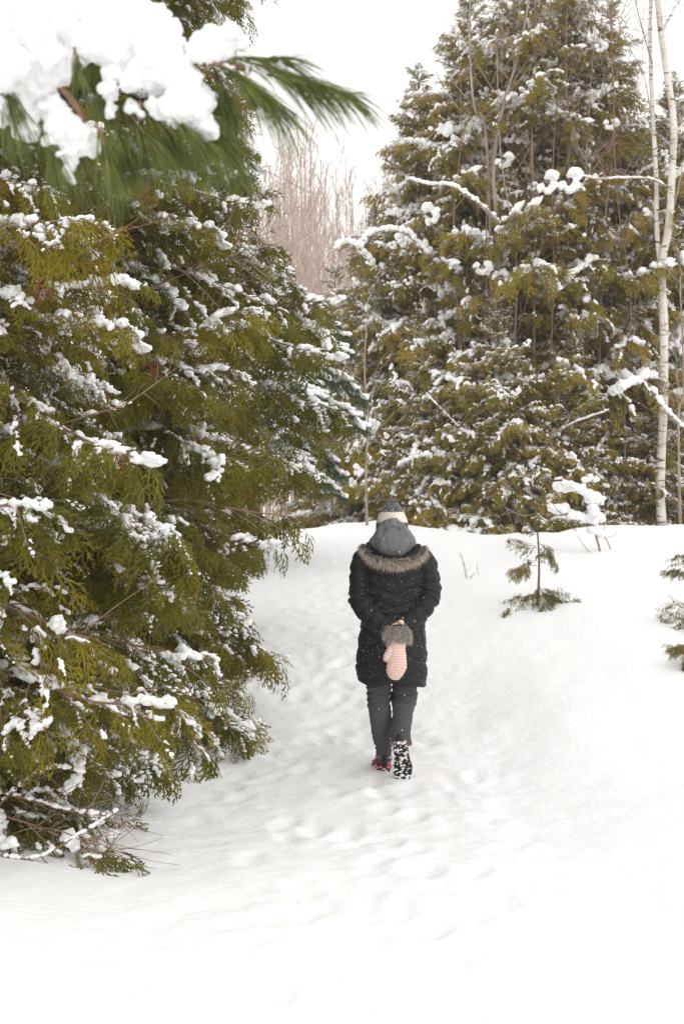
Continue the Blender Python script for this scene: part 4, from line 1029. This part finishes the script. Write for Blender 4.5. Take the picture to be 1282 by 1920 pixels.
        sn = snow_mesh('packed_snow', bl, .0022, .6, 160, 1); link('packed_snow', sn, bt, [M['snow']])
        return bt
    boot(Matrix.Translation((-.047, .065, .004)) @ Euler((0, 0, .08)).to_matrix().to_4x4(), 1, 40)
    boot(Matrix.Translation((.038, -.200, .213)) @ Euler((math.radians(-62), math.radians(-6), math.radians(0))).to_matrix().to_4x4(), 2, 105)
    # snow clinging to trouser cuffs
    bl = []
    for z in range(46):
        if z % 2: a_ = r.uniform(3.4, 6.0); bl.append((-.047 + .052 * math.cos(a_), .125 + .067 * math.sin(a_), .08 + abs(r.normal()) * .02, *(r.uniform(.002, .0055),) * 3, 0))
        else: a_ = r.uniform(3.3, 6.1); bl.append((.047 + .066 * math.cos(a_), -.105 + .070 * math.sin(a_), .195 + abs(r.normal()) * .022, *(r.uniform(.002, .006),) * 3, 0))
    link('cuff_snow', snow_mesh('cuff_snow', bl, .0016, .3, 160, 1), root, [M['snow']])
    # flakes resting on coat and hat
    mb = MB()
    for k in range(260):
        z = r.uniform(.6, 1.34); x = r.uniform(-.19, .2); zz = z
        y = -(.10 + .06 * math.sqrt(max(0, 1 - (x / .21) ** 2)))
        q = r.uniform(.0008, .0019); mb.add(ICO1[0] * q + np.array([x, y - .012, zz]), ICO1[1])
    for k in range(160):
        aa = r.uniform(math.pi, 2 * math.pi); z = r.uniform(1.55, 1.67); w = np.interp(z, [1.53, 1.575, 1.61, 1.64, 1.67], [.0945, .081, .063, .043, .01]); q = r.uniform(.0009, .0018)
        mb.add(ICO1[0] * q + np.array([w * math.cos(aa) * 1.03, .045 + w * math.sin(aa) * 1.08, z]), ICO1[1])
    tag(mb.build('snow_flakes', M['snow'], root), kind='stuff')
walker()


# ------------------------------------------------------------------ the milky air of a snowfall
def haze():
    m = bpy.data.materials.new('haze'); m.use_nodes = True; nt = m.node_tree; nt.nodes.clear()
    v = nt.nodes.new('ShaderNodeVolumePrincipled'); v.inputs['Color'].default_value = (1, .99, .975, 1); v.inputs['Density'].default_value = .0011
    o = nt.nodes.new('ShaderNodeOutputMaterial'); nt.links.new(v.outputs[0], o.inputs['Volume'])
    mb = MB(); box(mb, (0, 45, 9), (130, 130, 26)); h = mb.build('haze', m, None, False); tag(h, kind='stuff')
haze()

# ------------------------------------------------------------------ falling snow
def falling_snow():
    r = np.random.RandomState(55); mb = MB()
    for k in range(900):
        Y = r.uniform(5, 14); x = r.uniform(-.27, .27) * Y * 1.1; z = CAM_H + r.uniform(-.36, .36) * Y
        if z < gz(x, Y) + .05: continue
        s = r.uniform(.0012, .0026); mb.add(ICO1[0] * s * np.array([1, 1, r.uniform(.7, 1.4)]) + np.array([x, Y, z]), ICO1[1])
    o = mb.build('falling_snow', M['snow']); tag(o, kind='stuff')
falling_snow()
